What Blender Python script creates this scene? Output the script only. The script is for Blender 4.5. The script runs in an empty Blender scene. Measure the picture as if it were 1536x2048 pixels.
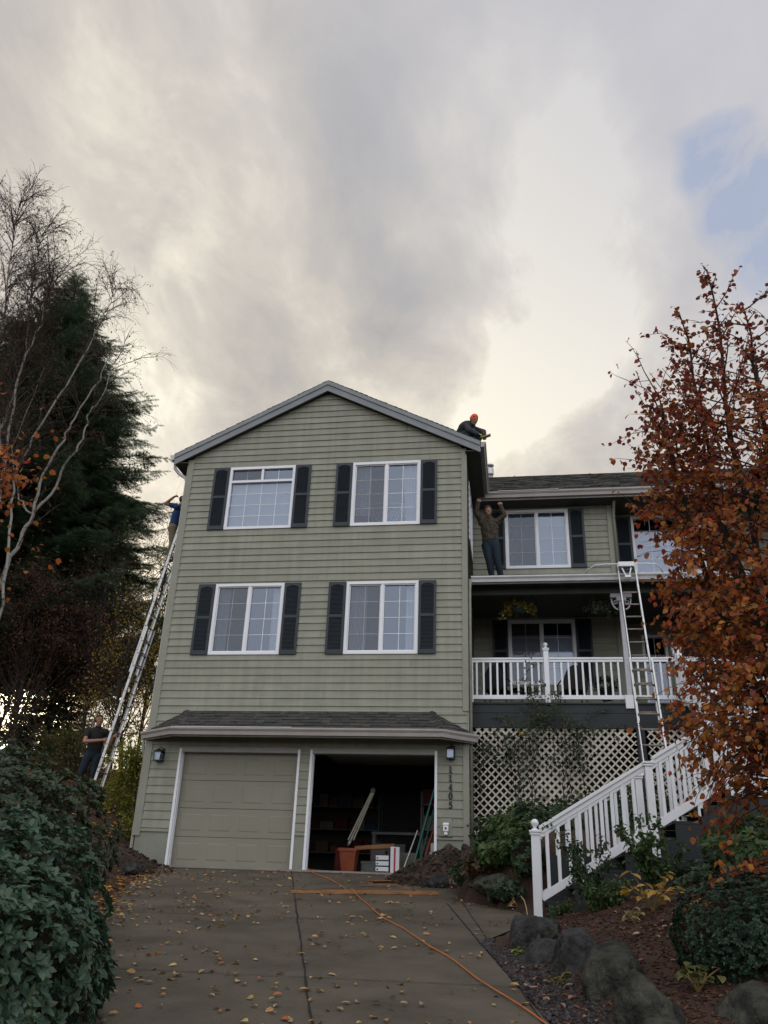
import bpy, bmesh, math, random
import numpy as np
from mathutils import Vector, Matrix, noise as mnoise
R = math.radians
random.seed(11); rng = np.random.default_rng(11)
scn = bpy.context.scene
# ------------------------------------------------------------------ camera
cd = bpy.data.cameras.new('camera'); cam = bpy.data.objects.new('camera', cd); scn.collection.objects.link(cam)
cd.sensor_fit = 'VERTICAL'; cd.sensor_height = 36.0; cd.lens = 28.80; cd.clip_start = .05; cd.clip_end = 3000
CAM = Vector((7.4621, -16.4673, -0.2521))
def _cam():
    yaw, pitch, roll = 0.1638, 0.4298, 0.0376
    f = Vector((-math.sin(yaw)*math.cos(pitch), math.cos(yaw)*math.cos(pitch), math.sin(pitch)))
    r = Vector((math.cos(yaw), math.sin(yaw), 0)); u = r.cross(f)
    c, s = math.cos(roll), math.sin(roll)
    r, u = c*r+s*u, -s*r+c*u
    m = Matrix((r, u, -f)).transposed().to_4x4(); m.translation = CAM
    cam.matrix_world = m
_cam()
scn.camera = cam
# ------------------------------------------------------------------ world: sky with broken cloud cover
SUN = Vector((-0.522, 0.838, 0.158)).normalized()
world = bpy.data.worlds.new("World"); scn.world = world; world.use_nodes = True
def build_world():
    nt = world.node_tree; N = nt.nodes; L = nt.links; N.clear()
    def nd(t, **k):
        n = N.new(t)
        for a, b in k.items(): setattr(n, a, b)
        return n
    def val(x):
        return x
    def math_(op, a, b=None, clamp=False):
        n = nd('ShaderNodeMath', operation=op); n.use_clamp = clamp
        for i, x in enumerate((a, b)):
            if x is None: continue
            if isinstance(x, (int, float)): n.inputs[i].default_value = x
            else: L.new(x, n.inputs[i])
        return n.outputs[0]
    def mixc(f, a, b, mode='MIX'):
        n = nd('ShaderNodeMix', data_type='RGBA', blend_type=mode)
        for s, x in ((0, f), (6, a), (7, b)):
            if isinstance(x, (int, float)): n.inputs[s].default_value = x
            elif isinstance(x, tuple): n.inputs[s].default_value = (*x, 1)
            else: L.new(x, n.inputs[s])
        return n.outputs[2]
    tc = nd('ShaderNodeTexCoord'); D = tc.outputs['Generated']
    # cloud domain: stretch the pattern so that banks run down towards the horizon
    mp = nd('ShaderNodeMapping'); mp.inputs['Rotation'].default_value = (0, 0, R(-28)); mp.inputs['Scale'].default_value = (1.5, .95, 1.)
    # flat cloud layer seen in perspective: direction / height
    sp = nd('ShaderNodeSeparateXYZ'); L.new(D, sp.inputs[0]); hz = math_('ADD', math_('MAXIMUM', sp.outputs[2], 0.), .22)
    cx_ = nd('ShaderNodeCombineXYZ'); L.new(math_('DIVIDE', sp.outputs[0], hz), cx_.inputs[0]); L.new(math_('DIVIDE', sp.outputs[1], hz), cx_.inputs[1])
    L.new(cx_.outputs[0], mp.inputs[0])
    def noise(vec, sc, det, rough, dist=0., off=0.):
        n = nd('ShaderNodeTexNoise', noise_dimensions='4D'); n.inputs['Scale'].default_value = sc; n.inputs['Detail'].default_value = det
        n.inputs['Roughness'].default_value = rough; n.inputs['Distortion'].default_value = dist; n.inputs['W'].default_value = off
        L.new(vec, n.inputs['Vector']); return n
    wn = noise(D, 3.0, 3, .55, 0, 4.)
    sub = nd('ShaderNodeVectorMath', operation='SUBTRACT'); L.new(wn.outputs['Color'], sub.inputs[0]); sub.inputs[1].default_value = (.5, .5, .5)
    scl = nd('ShaderNodeVectorMath', operation='SCALE'); L.new(sub.outputs[0], scl.inputs[0]); scl.inputs[3].default_value = .28
    add = nd('ShaderNodeVectorMath', operation='ADD'); L.new(scl.outputs[0], add.inputs[0]); L.new(D, add.inputs[1])
    nrm = nd('ShaderNodeVectorMath', operation='NORMALIZE'); L.new(add.outputs[0], nrm.inputs[0]); W = nrm.outputs[0]
    def blob(d, rad, amp, vec=None):
        dn = nd('ShaderNodeVectorMath', operation='DOT_PRODUCT'); L.new(vec or W, dn.inputs[0]); dn.inputs[1].default_value = Vector(d).normalized()
        mr = nd('ShaderNodeMapRange', interpolation_type='SMOOTHSTEP'); L.new(dn.outputs['Value'], mr.inputs[0])
        mr.inputs[1].default_value = math.cos(R(rad)); mr.inputs[2].default_value = 1.0; mr.inputs[3].default_value = 0; mr.inputs[4].default_value = amp
        return mr.outputs[0]
    big = noise(mp.outputs[0], 1.55, 9, .56, .45, 2.1).outputs['Fac']
    fine = noise(mp.outputs[0], 5.0, 10, .62, .5, 7.).outputs['Fac']
    v = math_('ADD', math_('MULTIPLY', math_('SUBTRACT', big, .5), 1.6), math_('MULTIPLY', math_('SUBTRACT', fine, .5), 1.15))
    v = math_('ADD', v, .50)
    for d, rad, amp in BLOBS: v = math_('ADD', v, blob(d, rad, amp))
    v = math_('MAXIMUM', math_('MINIMUM', v, 1.25), 0.)
    cr = nd('ShaderNodeValToRGB'); L.new(v, cr.inputs[0]); e = cr.color_ramp
    stops = ((0., (.36, .35, .35)), (.28, (.43, .415, .40)), (.50, (.53, .495, .45)), (.70, (.65, .60, .53)), (.9, (.83, .77, .65)), (1., (.97, .91, .77)))
    e.elements[0].position = stops[0][0]; e.elements[0].color = (*stops[0][1], 1); e.elements[1].position = 1.; e.elements[1].color = (*stops[-1][1], 1)
    for p, c in stops[1:-1]:
        x = e.elements.new(p); x.color = (*c, 1)
    cloud = cr.outputs[0]
    # away from the low sun the cover is cooler, high up it is lilac grey
    cool = blob((.45, .35, .82), 50, 1.0, D)
    cloud = mixc(math_('MULTIPLY', cool, .8), cloud, (.52, .53, .60))
    cool2 = blob((-.1, .30, .95), 42, 1.0, D)
    cloud = mixc(math_('MULTIPLY', cool2, .25), cloud, (.49, .49, .53))
    back = blob((.25, -.85, .45), 88, 1.0, D)
    cloud = mixc(math_('MULTIPLY', back, 1.0), cloud, BACK)
    # clear blue patch through the cover
    sky = nd('ShaderNodeTexSky', sky_type='NISHITA'); sky.sun_disc = False
    sky.sun_elevation = math.asin(SUN.z); sky.sun_rotation = math.atan2(SUN.x, SUN.y)
    skyc = mixc(1.0, sky.outputs[0], (.10, .10, .10), 'MULTIPLY')
    skyc = mixc(.85, skyc, (.36, .44, .62))
    gap = math_('ADD', blob((.225, .690, .688), 4.6, 1.2), blob((.275, .725, .63), 5.2, 1.0))
    gap = math_('SUBTRACT', math_('MULTIPLY', gap, math_('MAXIMUM', math_('SUBTRACT', math_('MULTIPLY', fine, 5.0), 1.7), 0.)), .30, True)
    col = mixc(math_('MINIMUM', gap, .75), cloud, skyc)
    # glare around the low sun, seen through the trees
    g1 = blob(SUN, 20, .60, D); g2 = blob(SUN, 3.2, 30., D)
    glare = math_('ADD', g1, g2)
    gl = nd('ShaderNodeVectorMath', operation='SCALE'); gl.inputs[0].default_value = (1.0, .83, .52); L.new(glare, gl.inputs[3])
    tot = nd('ShaderNodeVectorMath', operation='ADD'); L.new(col, tot.inputs[0]); L.new(gl.outputs[0], tot.inputs[1])
    bg = nd('ShaderNodeBackground'); L.new(tot.outputs[0], bg.inputs[0]); bg.inputs[1].default_value = 1.0
    L.new(bg.outputs[0], nd('ShaderNodeOutputWorld').inputs[0])
BACK = (1.36, 1.39, 1.46)
BLOBS = [((.026,.678,.735),9,.34), ((.052,.764,.644),9,.36), ((.0,.83,.56),8,.10), ((.002,.851,.505),7,.24), ((.03,.81,.585),7,.20), ((.09,.72,.69),7,.16),
         ((-.296,.60,.743),8,.08), ((-.285,.663,.689),9,.06), ((-.36,.72,.59),15,.12), ((-.396,.804,.443),12,.30), ((-.426,.611,.668),13,.12), ((-.12,.86,.49),12,.14),
         ((-.213,.693,.688),8,-.08), ((-.096,.667,.739),9,-.12), ((-.059,.78,.623),6,-.10), ((-.36,.585,.73),6,-.10), ((-.16,.79,.59),9,.12)]
build_world()
sd = bpy.data.lights.new('sun_lamp', 'SUN'); sd.energy = 1.1; sd.angle = R(10); sd.color = (1., .86, .66)
so = bpy.data.objects.new('sun_lamp', sd); scn.collection.objects.link(so); so.rotation_euler = SUN.to_track_quat('Z', 'Y').to_euler(); so.location = (0, 0, 40)
scn.view_settings.view_transform = 'Standard'; scn.view_settings.look = 'None'; scn.view_settings.exposure = 0.10; scn.view_settings.gamma = 1
scn.cycles.use_denoising = True; scn.cycles.max_bounces = 6; scn.cycles.transparent_max_bounces = 16
scn.cycles.diffuse_bounces = 3; scn.cycles.glossy_bounces = 3
# ------------------------------------------------------------------ materials
def s2l(*c):
    return tuple(((x/255)/12.92 if x/255 <= .04045 else ((x/255+.055)/1.055)**2.4) for x in c)
MATS = {}
def mat(name, col, rough=.7, var=.12, scale=6., bump=0., bscale=None, metal=0., spec=.4, col2=None, stretch=None, lo=.35, hi=.65, det=4):
    if name in MATS: return MATS[name]
    m = bpy.data.materials.new(name); m.use_nodes = True; nt = m.node_tree; b = nt.nodes['Principled BSDF']
    b.inputs['Roughness'].default_value = rough; b.inputs['Metallic'].default_value = metal; b.inputs['Specular IOR Level'].default_value = spec
    tc = nt.nodes.new('ShaderNodeTexCoord'); v = tc.outputs['Object']
    if stretch:
        mp = nt.nodes.new('ShaderNodeMapping'); mp.inputs['Scale'].default_value = stretch; nt.links.new(v, mp.inputs[0]); v = mp.outputs[0]
    n = nt.nodes.new('ShaderNodeTexNoise'); n.inputs['Scale'].default_value = scale; n.inputs['Detail'].default_value = det; n.inputs['Roughness'].default_value = .6
    nt.links.new(v, n.inputs['Vector'])
    r = nt.nodes.new('ShaderNodeValToRGB'); nt.links.new(n.outputs['Fac'], r.inputs[0])
    a = tuple(max(0, c*(1-var)) for c in col); c2 = col2 or tuple(c*(1+var) for c in col)
    r.color_ramp.elements[0].position = lo; r.color_ramp.elements[0].color = (*a, 1); r.color_ramp.elements[1].position = hi; r.color_ramp.elements[1].color = (*c2, 1)
    nt.links.new(r.outputs[0], b.inputs['Base Color'])
    if bump:
        n2 = nt.nodes.new('ShaderNodeTexNoise'); n2.inputs['Scale'].default_value = bscale or scale*5; n2.inputs['Detail'].default_value = 5; nt.links.new(v, n2.inputs['Vector'])
        bp = nt.nodes.new('ShaderNodeBump'); bp.inputs['Strength'].default_value = bump; bp.inputs['Distance'].default_value = .02
        nt.links.new(n2.outputs['Fac'], bp.inputs['Height']); nt.links.new(bp.outputs[0], b.inputs['Normal'])
    MATS[name] = m; return m
def leafmat(name, cols, trans=.35, rough=.55, spec=.3):
    if name in MATS: return MATS[name]
    m = bpy.data.materials.new(name); m.use_nodes = True; nt = m.node_tree; b = nt.nodes['Principled BSDF']; out = nt.nodes['Material Output']
    g = nt.nodes.new('ShaderNodeNewGeometry'); r = nt.nodes.new('ShaderNodeValToRGB'); nt.links.new(g.outputs['Random Per Island'], r.inputs[0])
    e = r.color_ramp; k = len(cols)
    for i, c in enumerate(cols):
        x = e.elements[0] if i == 0 else (e.elements[1] if i == 1 else e.elements.new(.5)); x.position = i/(k-1) if k > 1 else 0; x.color = (*c, 1)
    for i, x in enumerate(sorted(e.elements, key=lambda q: q.position)): pass
    for i in range(len(e.elements)): e.elements[i].position = i/(k-1)
    for i, c in enumerate(cols): e.elements[i].color = (*c, 1)
    tc = nt.nodes.new('ShaderNodeTexCoord'); n = nt.nodes.new('ShaderNodeTexNoise'); n.inputs['Scale'].default_value = 25; nt.links.new(tc.outputs['Object'], n.inputs['Vector'])
    mr = nt.nodes.new('ShaderNodeMapRange'); nt.links.new(n.outputs['Fac'], mr.inputs[0]); mr.inputs[1].default_value = .3; mr.inputs[2].default_value = .7; mr.inputs[3].default_value = .72; mr.inputs[4].default_value = 1.2
    mx = nt.nodes.new('ShaderNodeVectorMath'); mx.operation = 'SCALE'; nt.links.new(r.outputs[0], mx.inputs[0]); nt.links.new(mr.outputs[0], mx.inputs[3])
    nt.links.new(mx.outputs[0], b.inputs['Base Color']); b.inputs['Roughness'].default_value = rough; b.inputs['Specular IOR Level'].default_value = spec
    if trans > 0:
        t = nt.nodes.new('ShaderNodeBsdfTranslucent'); nt.links.new(mx.outputs[0], t.inputs[0]); ms = nt.nodes.new('ShaderNodeMixShader'); ms.inputs[0].default_value = trans
        nt.links.new(b.outputs[0], ms.inputs[1]); nt.links.new(t.outputs[0], ms.inputs[2]); nt.links.new(ms.outputs[0], out.inputs[0])
    MATS[name] = m; return m
def islandmat(name, cols, rough=.85, bump=.3, bscale=60.):
    m = leafmat(name, cols, 0, rough, .2); nt = m.node_tree
    tc = nt.nodes.new('ShaderNodeTexCoord'); n2 = nt.nodes.new('ShaderNodeTexNoise'); n2.inputs['Scale'].default_value = bscale; n2.inputs['Detail'].default_value = 4
    nt.links.new(tc.outputs['Object'], n2.inputs['Vector']); bp = nt.nodes.new('ShaderNodeBump'); bp.inputs['Strength'].default_value = bump; bp.inputs['Distance'].default_value = .01
    nt.links.new(n2.outputs['Fac'], bp.inputs['Height']); nt.links.new(bp.outputs[0], nt.nodes['Principled BSDF'].inputs['Normal']); return m
def glassmat(name, tint=(.9, .95, 1.), refl=.30, rough=.02):
    m = bpy.data.materials.new(name); m.use_nodes = True; nt = m.node_tree; nt.nodes.remove(nt.nodes['Principled BSDF']); out = nt.nodes['Material Output']
    t = nt.nodes.new('ShaderNodeBsdfTransparent'); t.inputs[0].default_value = (.66, .70, .74, 1)
    g = nt.nodes.new('ShaderNodeBsdfGlossy'); g.inputs[0].default_value = (*tint, 1); g.inputs['Roughness'].default_value = rough
    tc = nt.nodes.new('ShaderNodeTexCoord'); n = nt.nodes.new('ShaderNodeTexNoise'); n.inputs['Scale'].default_value = 1.6; nt.links.new(tc.outputs['Object'], n.inputs[0])
    bp = nt.nodes.new('ShaderNodeBump'); bp.inputs['Strength'].default_value = .12; bp.inputs['Distance'].default_value = .02; nt.links.new(n.outputs[0], bp.inputs['Height']); nt.links.new(bp.outputs[0], g.inputs['Normal'])
    f = nt.nodes.new('ShaderNodeFresnel'); f.inputs[0].default_value = 1.5; a = nt.nodes.new('ShaderNodeMath'); a.operation = 'ADD'; a.use_clamp = True; nt.links.new(f.outputs[0], a.inputs[0]); a.inputs[1].default_value = refl
    ms = nt.nodes.new('ShaderNodeMixShader'); nt.links.new(a.outputs[0], ms.inputs[0]); nt.links.new(t.outputs[0], ms.inputs[1]); nt.links.new(g.outputs[0], ms.inputs[2]); nt.links.new(ms.outputs[0], out.inputs[0])
    MATS[name] = m; return m
# ------------------------------------------------------------------ mesh collecting
COL = scn.collection
def wloc(p):
    v = Vector((0, 0, 0))
    while p is not None: v = v + p.location; p = p.parent
    return v
def tag(o, label=None, cat=None, group=None, kind=None):
    if label: o['label'] = label
    if cat: o['category'] = cat
    if group: o['group'] = group
    if kind: o['kind'] = kind
    return o
def thing(name, label, cat, loc, group=None):
    o = bpy.data.objects.new(name, None); COL.objects.link(o); o.location = loc; o.empty_display_size = .2
    return tag(o, label, cat, group)
def linkmesh(name, me, parent=None, origin=None):
    """mesh given in world coordinates; origin moved to parent (or origin)"""
    o = bpy.data.objects.new(name, me); COL.objects.link(o)
    if parent is not None: o.parent = parent
    off = wloc(parent)
    if origin is not None:
        o.location = Vector(origin)-off; off = Vector(origin)
    me.transform(Matrix.Translation(-off)); return o
class MB:
    def __init__(s): s.v = []; s.f = []; s.m = []; s.mi = 0; s.smooth = []
    def add(s, vs, fs, smooth=False):
        b = len(s.v); s.v.extend([tuple(x) for x in vs]); s.f.extend([tuple(b+i for i in f) for f in fs]); s.m.extend([s.mi]*len(fs)); s.smooth.extend([smooth]*len(fs))
    def quad(s, a, b, c, d): s.add([a, b, c, d], [(0, 1, 2, 3)])
    def tri(s, a, b, c): s.add([a, b, c], [(0, 1, 2)])
    def box(s, x0, x1, y0, y1, z0, z1):
        s.add([(x0,y0,z0),(x1,y0,z0),(x1,y1,z0),(x0,y1,z0),(x0,y0,z1),(x1,y0,z1),(x1,y1,z1),(x0,y1,z1)],
              [(0,3,2,1),(4,5,6,7),(0,1,5,4),(1,2,6,5),(2,3,7,6),(3,0,4,7)])
    def obox(s, o, a, b, c):   # origin corner + three edge vectors
        o, a, b, c = map(Vector, (o, a, b, c))
        s.add([o, o+a, o+a+b, o+b, o+c, o+a+c, o+a+b+c, o+b+c], [(0,3,2,1),(4,5,6,7),(0,1,5,4),(1,2,6,5),(2,3,7,6),(3,0,4,7)])
    def beam(s, p, q, w, h, up=(0, 0, 1)):
        p, q = Vector(p), Vector(q); d = (q-p).normalized(); side = d.cross(Vector(up)).normalized(); u = side.cross(d)
        s.obox(p-side*w/2-u*h/2, q-p, side*w, u*h)
    def fbox(s, F, a0, a1, b0, b1, c0, c1):
        s.add([F(a0,b0,c0),F(a1,b0,c0),F(a1,b0,c1),F(a0,b0,c1),F(a0,b1,c0),F(a1,b1,c0),F(a1,b1,c1),F(a0,b1,c1)],
              [(0,1,2,3),(7,6,5,4),(3,2,6,7),(0,4,5,1),(1,5,6,2),(0,3,7,4)])
    def tube(s, pts, rad, n=8, caps=True):
        pts = [Vector(p) for p in pts]; k = len(pts)
        if isinstance(rad, (int, float)): rad = [rad]*k
        vs = []; prev = None
        for i, p in enumerate(pts):
            d = (pts[min(i+1, k-1)]-pts[max(i-1, 0)])
            if d.length < 1e-9: d = Vector((0, 0, 1))
            d.normalize()
            if prev is None:
                a = d.cross(Vector((0, 0, 1)));
                if a.length < .1: a = d.cross(Vector((1, 0, 0)))
            else: a = prev - d*prev.dot(d)
            if a.length < 1e-6: a = d.orthogonal()
            a.normalize(); prev = a; b = d.cross(a)
            for j in range(n):
                t = 2*math.pi*j/n; vs.append(p+(a*math.cos(t)+b*math.sin(t))*rad[i])
        fs = []
        for i in range(k-1):
            for j in range(n):
                fs.append((i*n+j, i*n+(j+1) % n, (i+1)*n+(j+1) % n, (i+1)*n+j))
        if caps: fs += [tuple(range(n-1, -1, -1)), tuple((k-1)*n+j for j in range(n))]
        s.add(vs, fs, n > 5)
    def lathe(s, c, prof, n=16, axis='z'):
        c = Vector(c); vs = []
        for r, z in prof:
            for j in range(n):
                t = 2*math.pi*j/n
                vs.append(c+Vector((r*math.cos(t), r*math.sin(t), z)))
        k = len(prof); fs = [(i*n+j, i*n+(j+1) % n, (i+1)*n+(j+1) % n, (i+1)*n+j) for i in range(k-1) for j in range(n)]
        fs += [tuple(range(n-1, -1, -1)), tuple((k-1)*n+j for j in range(n))]
        s.add(vs, fs, True)
    def build(s, name, mats, parent=None, origin=None, bevel=0., smooth=None):
        me = bpy.data.meshes.new(name); me.from_pydata(s.v, [], s.f)
        if not isinstance(mats, (list, tuple)): mats = [mats]
        for m in mats: me.materials.append(m)
        me.polygons.foreach_set('material_index', s.m)
        me.polygons.foreach_set('use_smooth', [bool(x) if smooth is None else smooth for x in s.smooth]); me.update()
        o = linkmesh(name, me, parent, origin)
        if bevel:
            b = o.modifiers.new('bevel', 'BEVEL'); b.width = bevel; b.segments = 2; b.limit_method = 'ANGLE'
        return o
def frame3(d, n):
    """arrays of direction and rough normal -> orthonormal X,Y,Z"""
    X = d/np.maximum(np.linalg.norm(d, axis=1, keepdims=True), 1e-9)
    Y = np.cross(n, X); Y /= np.maximum(np.linalg.norm(Y, axis=1, keepdims=True), 1e-6)
    return X, Y, np.cross(X, Y)
LEAF = (np.array([(0,0,0),(.30,.26,.07),(.70,.22,.03),(1,0,-.14),(.70,-.22,.03),(.30,-.26,.07),(.34,0,-.02),(.70,0,-.06)], float),
        [(0,6,1),(6,7,2,1),(7,3,2),(0,5,6),(6,5,4,7),(7,4,3)])
LEAFR = (np.array([(0,0,0),(.22,.36,.08),(.62,.40,.05),(1,0,-.22),(.62,-.40,.05),(.22,-.36,.08),(.34,0,-.04),(.70,0,-.10)], float), LEAF[1])
LEAFS = (np.array([(0,0,0),(.5,.27,.05),(1,0,-.06),(.5,-.27,.05)], float), [(0,2,1),(0,3,2)])
BLADE = (np.array([(0,.05,0),(0,-.05,0),(1,0,0)], float), [(0,1,2)])
def scatter_mesh(name, tpl, pos, d, nrm, size, mats, parent=None, origin=None, mi=None, smooth=False):
    V, Fs = tpl; pos = np.asarray(pos, float); n = len(pos); k = len(V)
    X, Y, Z = frame3(np.asarray(d, float), np.asarray(nrm, float)); size = np.asarray(size, float).reshape(-1, 1)
    P = np.empty((n, k, 3))
    for i, (a, b, c) in enumerate(V): P[:, i] = pos+size*(a*X+b*Y+c*Z)
    P = P.reshape(-1, 3)
    me = bpy.data.meshes.new(name); nl = sum(len(f) for f in Fs)
    base = np.concatenate([np.array(f) for f in Fs]); loops = (np.arange(n)[:, None]*k+base[None]).ravel()
    tot = np.tile([len(f) for f in Fs], n); st = np.concatenate([[0], np.cumsum(tot)[:-1]])
    me.vertices.add(n*k); me.vertices.foreach_set('co', P.ravel()); me.loops.add(n*nl); me.loops.foreach_set('vertex_index', loops.astype(np.int32))
    me.polygons.add(len(tot)); me.polygons.foreach_set('loop_start', st.astype(np.int32)); me.polygons.foreach_set('loop_total', tot.astype(np.int32))
    if not isinstance(mats, (list, tuple)): mats = [mats]
    for m in mats: me.materials.append(m)
    if mi is not None: me.polygons.foreach_set('material_index', np.repeat(np.asarray(mi, np.int32), len(Fs)))
    me.update(calc_edges=True); me.validate()
    if smooth: me.polygons.foreach_set('use_smooth', [True]*len(me.polygons))
    return linkmesh(name, me, parent, origin)
def rdir(n):
    v = rng.normal(size=(n, 3)); return v/np.linalg.norm(v, axis=1, keepdims=True)
# ------------------------------------------------------------------ ground heights
def lerp_poly(P, t):
    for (a, b), (c, d) in zip(P, P[1:]):
        if t <= c: return b+(d-b)*max(0, (t-a))/(c-a)
    return P[-1][1]
def sstep(a, b, t):
    t = min(1, max(0, (t-a)/(b-a))); return t*t*(3-2*t)
EDGE_R = [(-40, 11.5), (-20, 9.6), (-13, 8.35), (-10.2, 7.64), (-7.2, 7.06), (-5.7, 7.55), (-4.8, 7.5), (-3.7, 6.62), (0, 6.5)]
EDGE_L = [(-40, 9.5), (-20, 6.0), (-13, 4.5), (-10, 3.7), (-7, 2.75), (-4, 1.75), (-2, 1.15), (-.4, .70), (0, .6)]
def ground_h(x, y):
    base = .1*min(y, 0.) if y > -26 else -2.6
    if y > 0: base = 0.
    h = base
    xr, xl = lerp_poly(EDGE_R, y), lerp_poly(EDGE_L, y)
    nz = mnoise.noise(Vector((x*.9, y*.9, 3.1)))*.06+mnoise.noise(Vector((x*3.1, y*3.1, 1.1)))*.025
    if x > xr:
        d = x-xr
        lo = .30*max(0, d-.30) + .05*sstep(.2, .6, d)          # mulch bed
        hi = .62*sstep(0., 1.1, d)+.05*d+max(0, y+.5)*.12        # bank behind the stairs
        w = sstep(-5.6, -3.6, y)
        h = base+lo*(1-w)+min(hi-base*.6*w, 1.4)*w+nz*sstep(0, .3, d)
        if y > .4 and x > 6.5: h = min(h, .72+.04*(x-6.5))
        h = min(h, 1.6)
    elif x < xl:
        d = xl-x
        bank = .10*sstep(0, .5, d)+ .27*max(0, d-.35)
        h = base+bank*(1-.25*sstep(-4, -9, y))+nz*sstep(0, .4, d)
        if y > -2: h += .22*max(0, y+1)*sstep(.3, 1.5, d)
        h = min(h, 2.4-sstep(8, 16, y)*.6)
    elif y <= .35: h = base-.05
    return h
def ground():
    xs = np.concatenate([[-900, -300, -120, -60, -40, -30, -24], np.arange(-20, -6, .8), np.arange(-6, -2, .3), np.arange(-2, 12.2, .11), np.arange(12.5, 20, .8), [24, 30, 50, 100, 300, 900]])
    ys = np.concatenate([[-900, -200, -60, -40, -30, -25, -21], np.arange(-18, -13, .5), np.arange(-13, 1.2, .11), np.arange(1.3, 6, .3), np.arange(6.5, 20, 1.), [24, 30, 45, 80, 200, 900]])
    vs = []; fs = []
    for y in ys:
        for x in xs:
            z = ground_h(x, y)
            if .12 < y and -.0 < x < 6.5: z = -.25
            if y > 30: z = z-.02*(y-30) if y < 100 else -3.
            if x < -20: z = min(z, 1.8+.02*(x+20))
            if y < -13: z -= .02
            vs.append((x, y, z))
    nx = len(xs)
    for j in range(len(ys)-1):
        for i in range(nx-1):
            a = j*nx+i; fs.append((a, a+1, a+nx+1, a+nx))
    mb = MB(); mb.add(vs, fs, True)
    m = mat('soil_and_mulch', (.035, .017, .011), .95, .35, 3., 1.0, 22., col2=(.062, .030, .020), lo=.35, hi=.7)
    tag(mb.build('ground', m), kind='structure')
ground()
def driveway():
    mb = MB(); ys = list(np.arange(-24, -.3, .25))+[-.33]
    J0, J1 = (3.29, -.26), (6.19, -10.51)
    for a, b in zip(ys, ys[1:]):
        for k in range(12):
            def pt(y, k):
                l, r = lerp_poly(EDGE_L, y)-.02, lerp_poly(EDGE_R, y)
                return (l+(r-l)*k/12, y, .1*y+.003*mnoise.noise(Vector((k*.7, y*.6, 0))))
            mb.add([pt(a, k), pt(a, k+1), pt(b, k+1), pt(b, k)], [(0, 1, 2, 3)])
    m = mat('wet_concrete', (.072, .058, .041), .6, .28, 1.3, .6, 90., col2=(.125, .104, .078), spec=.35, det=12, lo=.3, hi=.72)
    tag(mb.build('driveway', m), kind='structure')
    # joints: dark grooves as thin sheets 4 mm above the slab
    mj = mat('joint_dirt', (.012, .012, .011), .95)
    mb = MB()
    def strip(p, q, w, n=40, wob=.0, dz=.004):
        p, q = Vector(p), Vector(q); s = Vector((-(q-p).y, (q-p).x)).normalized()
        L = []
        for i in range(n+1):
            c = p.lerp(q, i/n)+s*wob*mnoise.noise(Vector((i*.35, p.x, q.y)))
            ww = w*(.7+.6*random.random()); L.append((c+s*ww/2, c-s*ww/2))
        for (a, b), (c, d) in zip(L, L[1:]):
            mb.quad(*[(v.x, v.y, .1*v.y+.004+dz) for v in (b, a, c, d)])
    strip(J0, (6.55, -12), .016, 80, .014)
    strip((8.3, -15), (6.56, -3.1), .010, 60, 0.01)
    for y in (-3.0, -6.2, -9.3, -12.4):
        strip((lerp_poly(EDGE_L, y), y), (lerp_poly(EDGE_R, y)-.05, y+.15), .010, 50, 0)
    strip((7.06, -7.17), (6.50, -4.2), .012, 30, .01)
    tag(mb.build('driveway_joints', mj), kind='structure')
    # pale worn patches and red clay stain near the garage
    ma = mat('apron_concrete', (.24, .22, .20), .8, .12, 3, .3, 60)
    mb = MB(); mb.box(.42, 6.1, -.36, .22, -.2, .0)
    tag(mb.build('garage_apron', ma), kind='structure')
    ms = mat('clay_stain', (.14, .066, .045), .9, .3, 2.5, col2=(.095, .062, .045))
    mb = MB(); n = 60
    for i in range(n):
        x0, x1 = .9+5.2*i/n, .9+5.2*(i+1)/n
        w0, w1 = [.13+.12*mnoise.noise(Vector((x*1.3, 0, 5)))+.05*mnoise.noise(Vector((x*7, 0, 5))) for x in (x0, x1)]
        mb.quad((x0, -.37-abs(w0), .1*(-.37-abs(w0))+.005), (x1, -.37-abs(w1), .1*(-.37-abs(w1))+.005), (x1, -.365, -.032), (x0, -.365, -.032))
    tag(mb.build('clay_stain', ms), kind='structure')
driveway()
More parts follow.
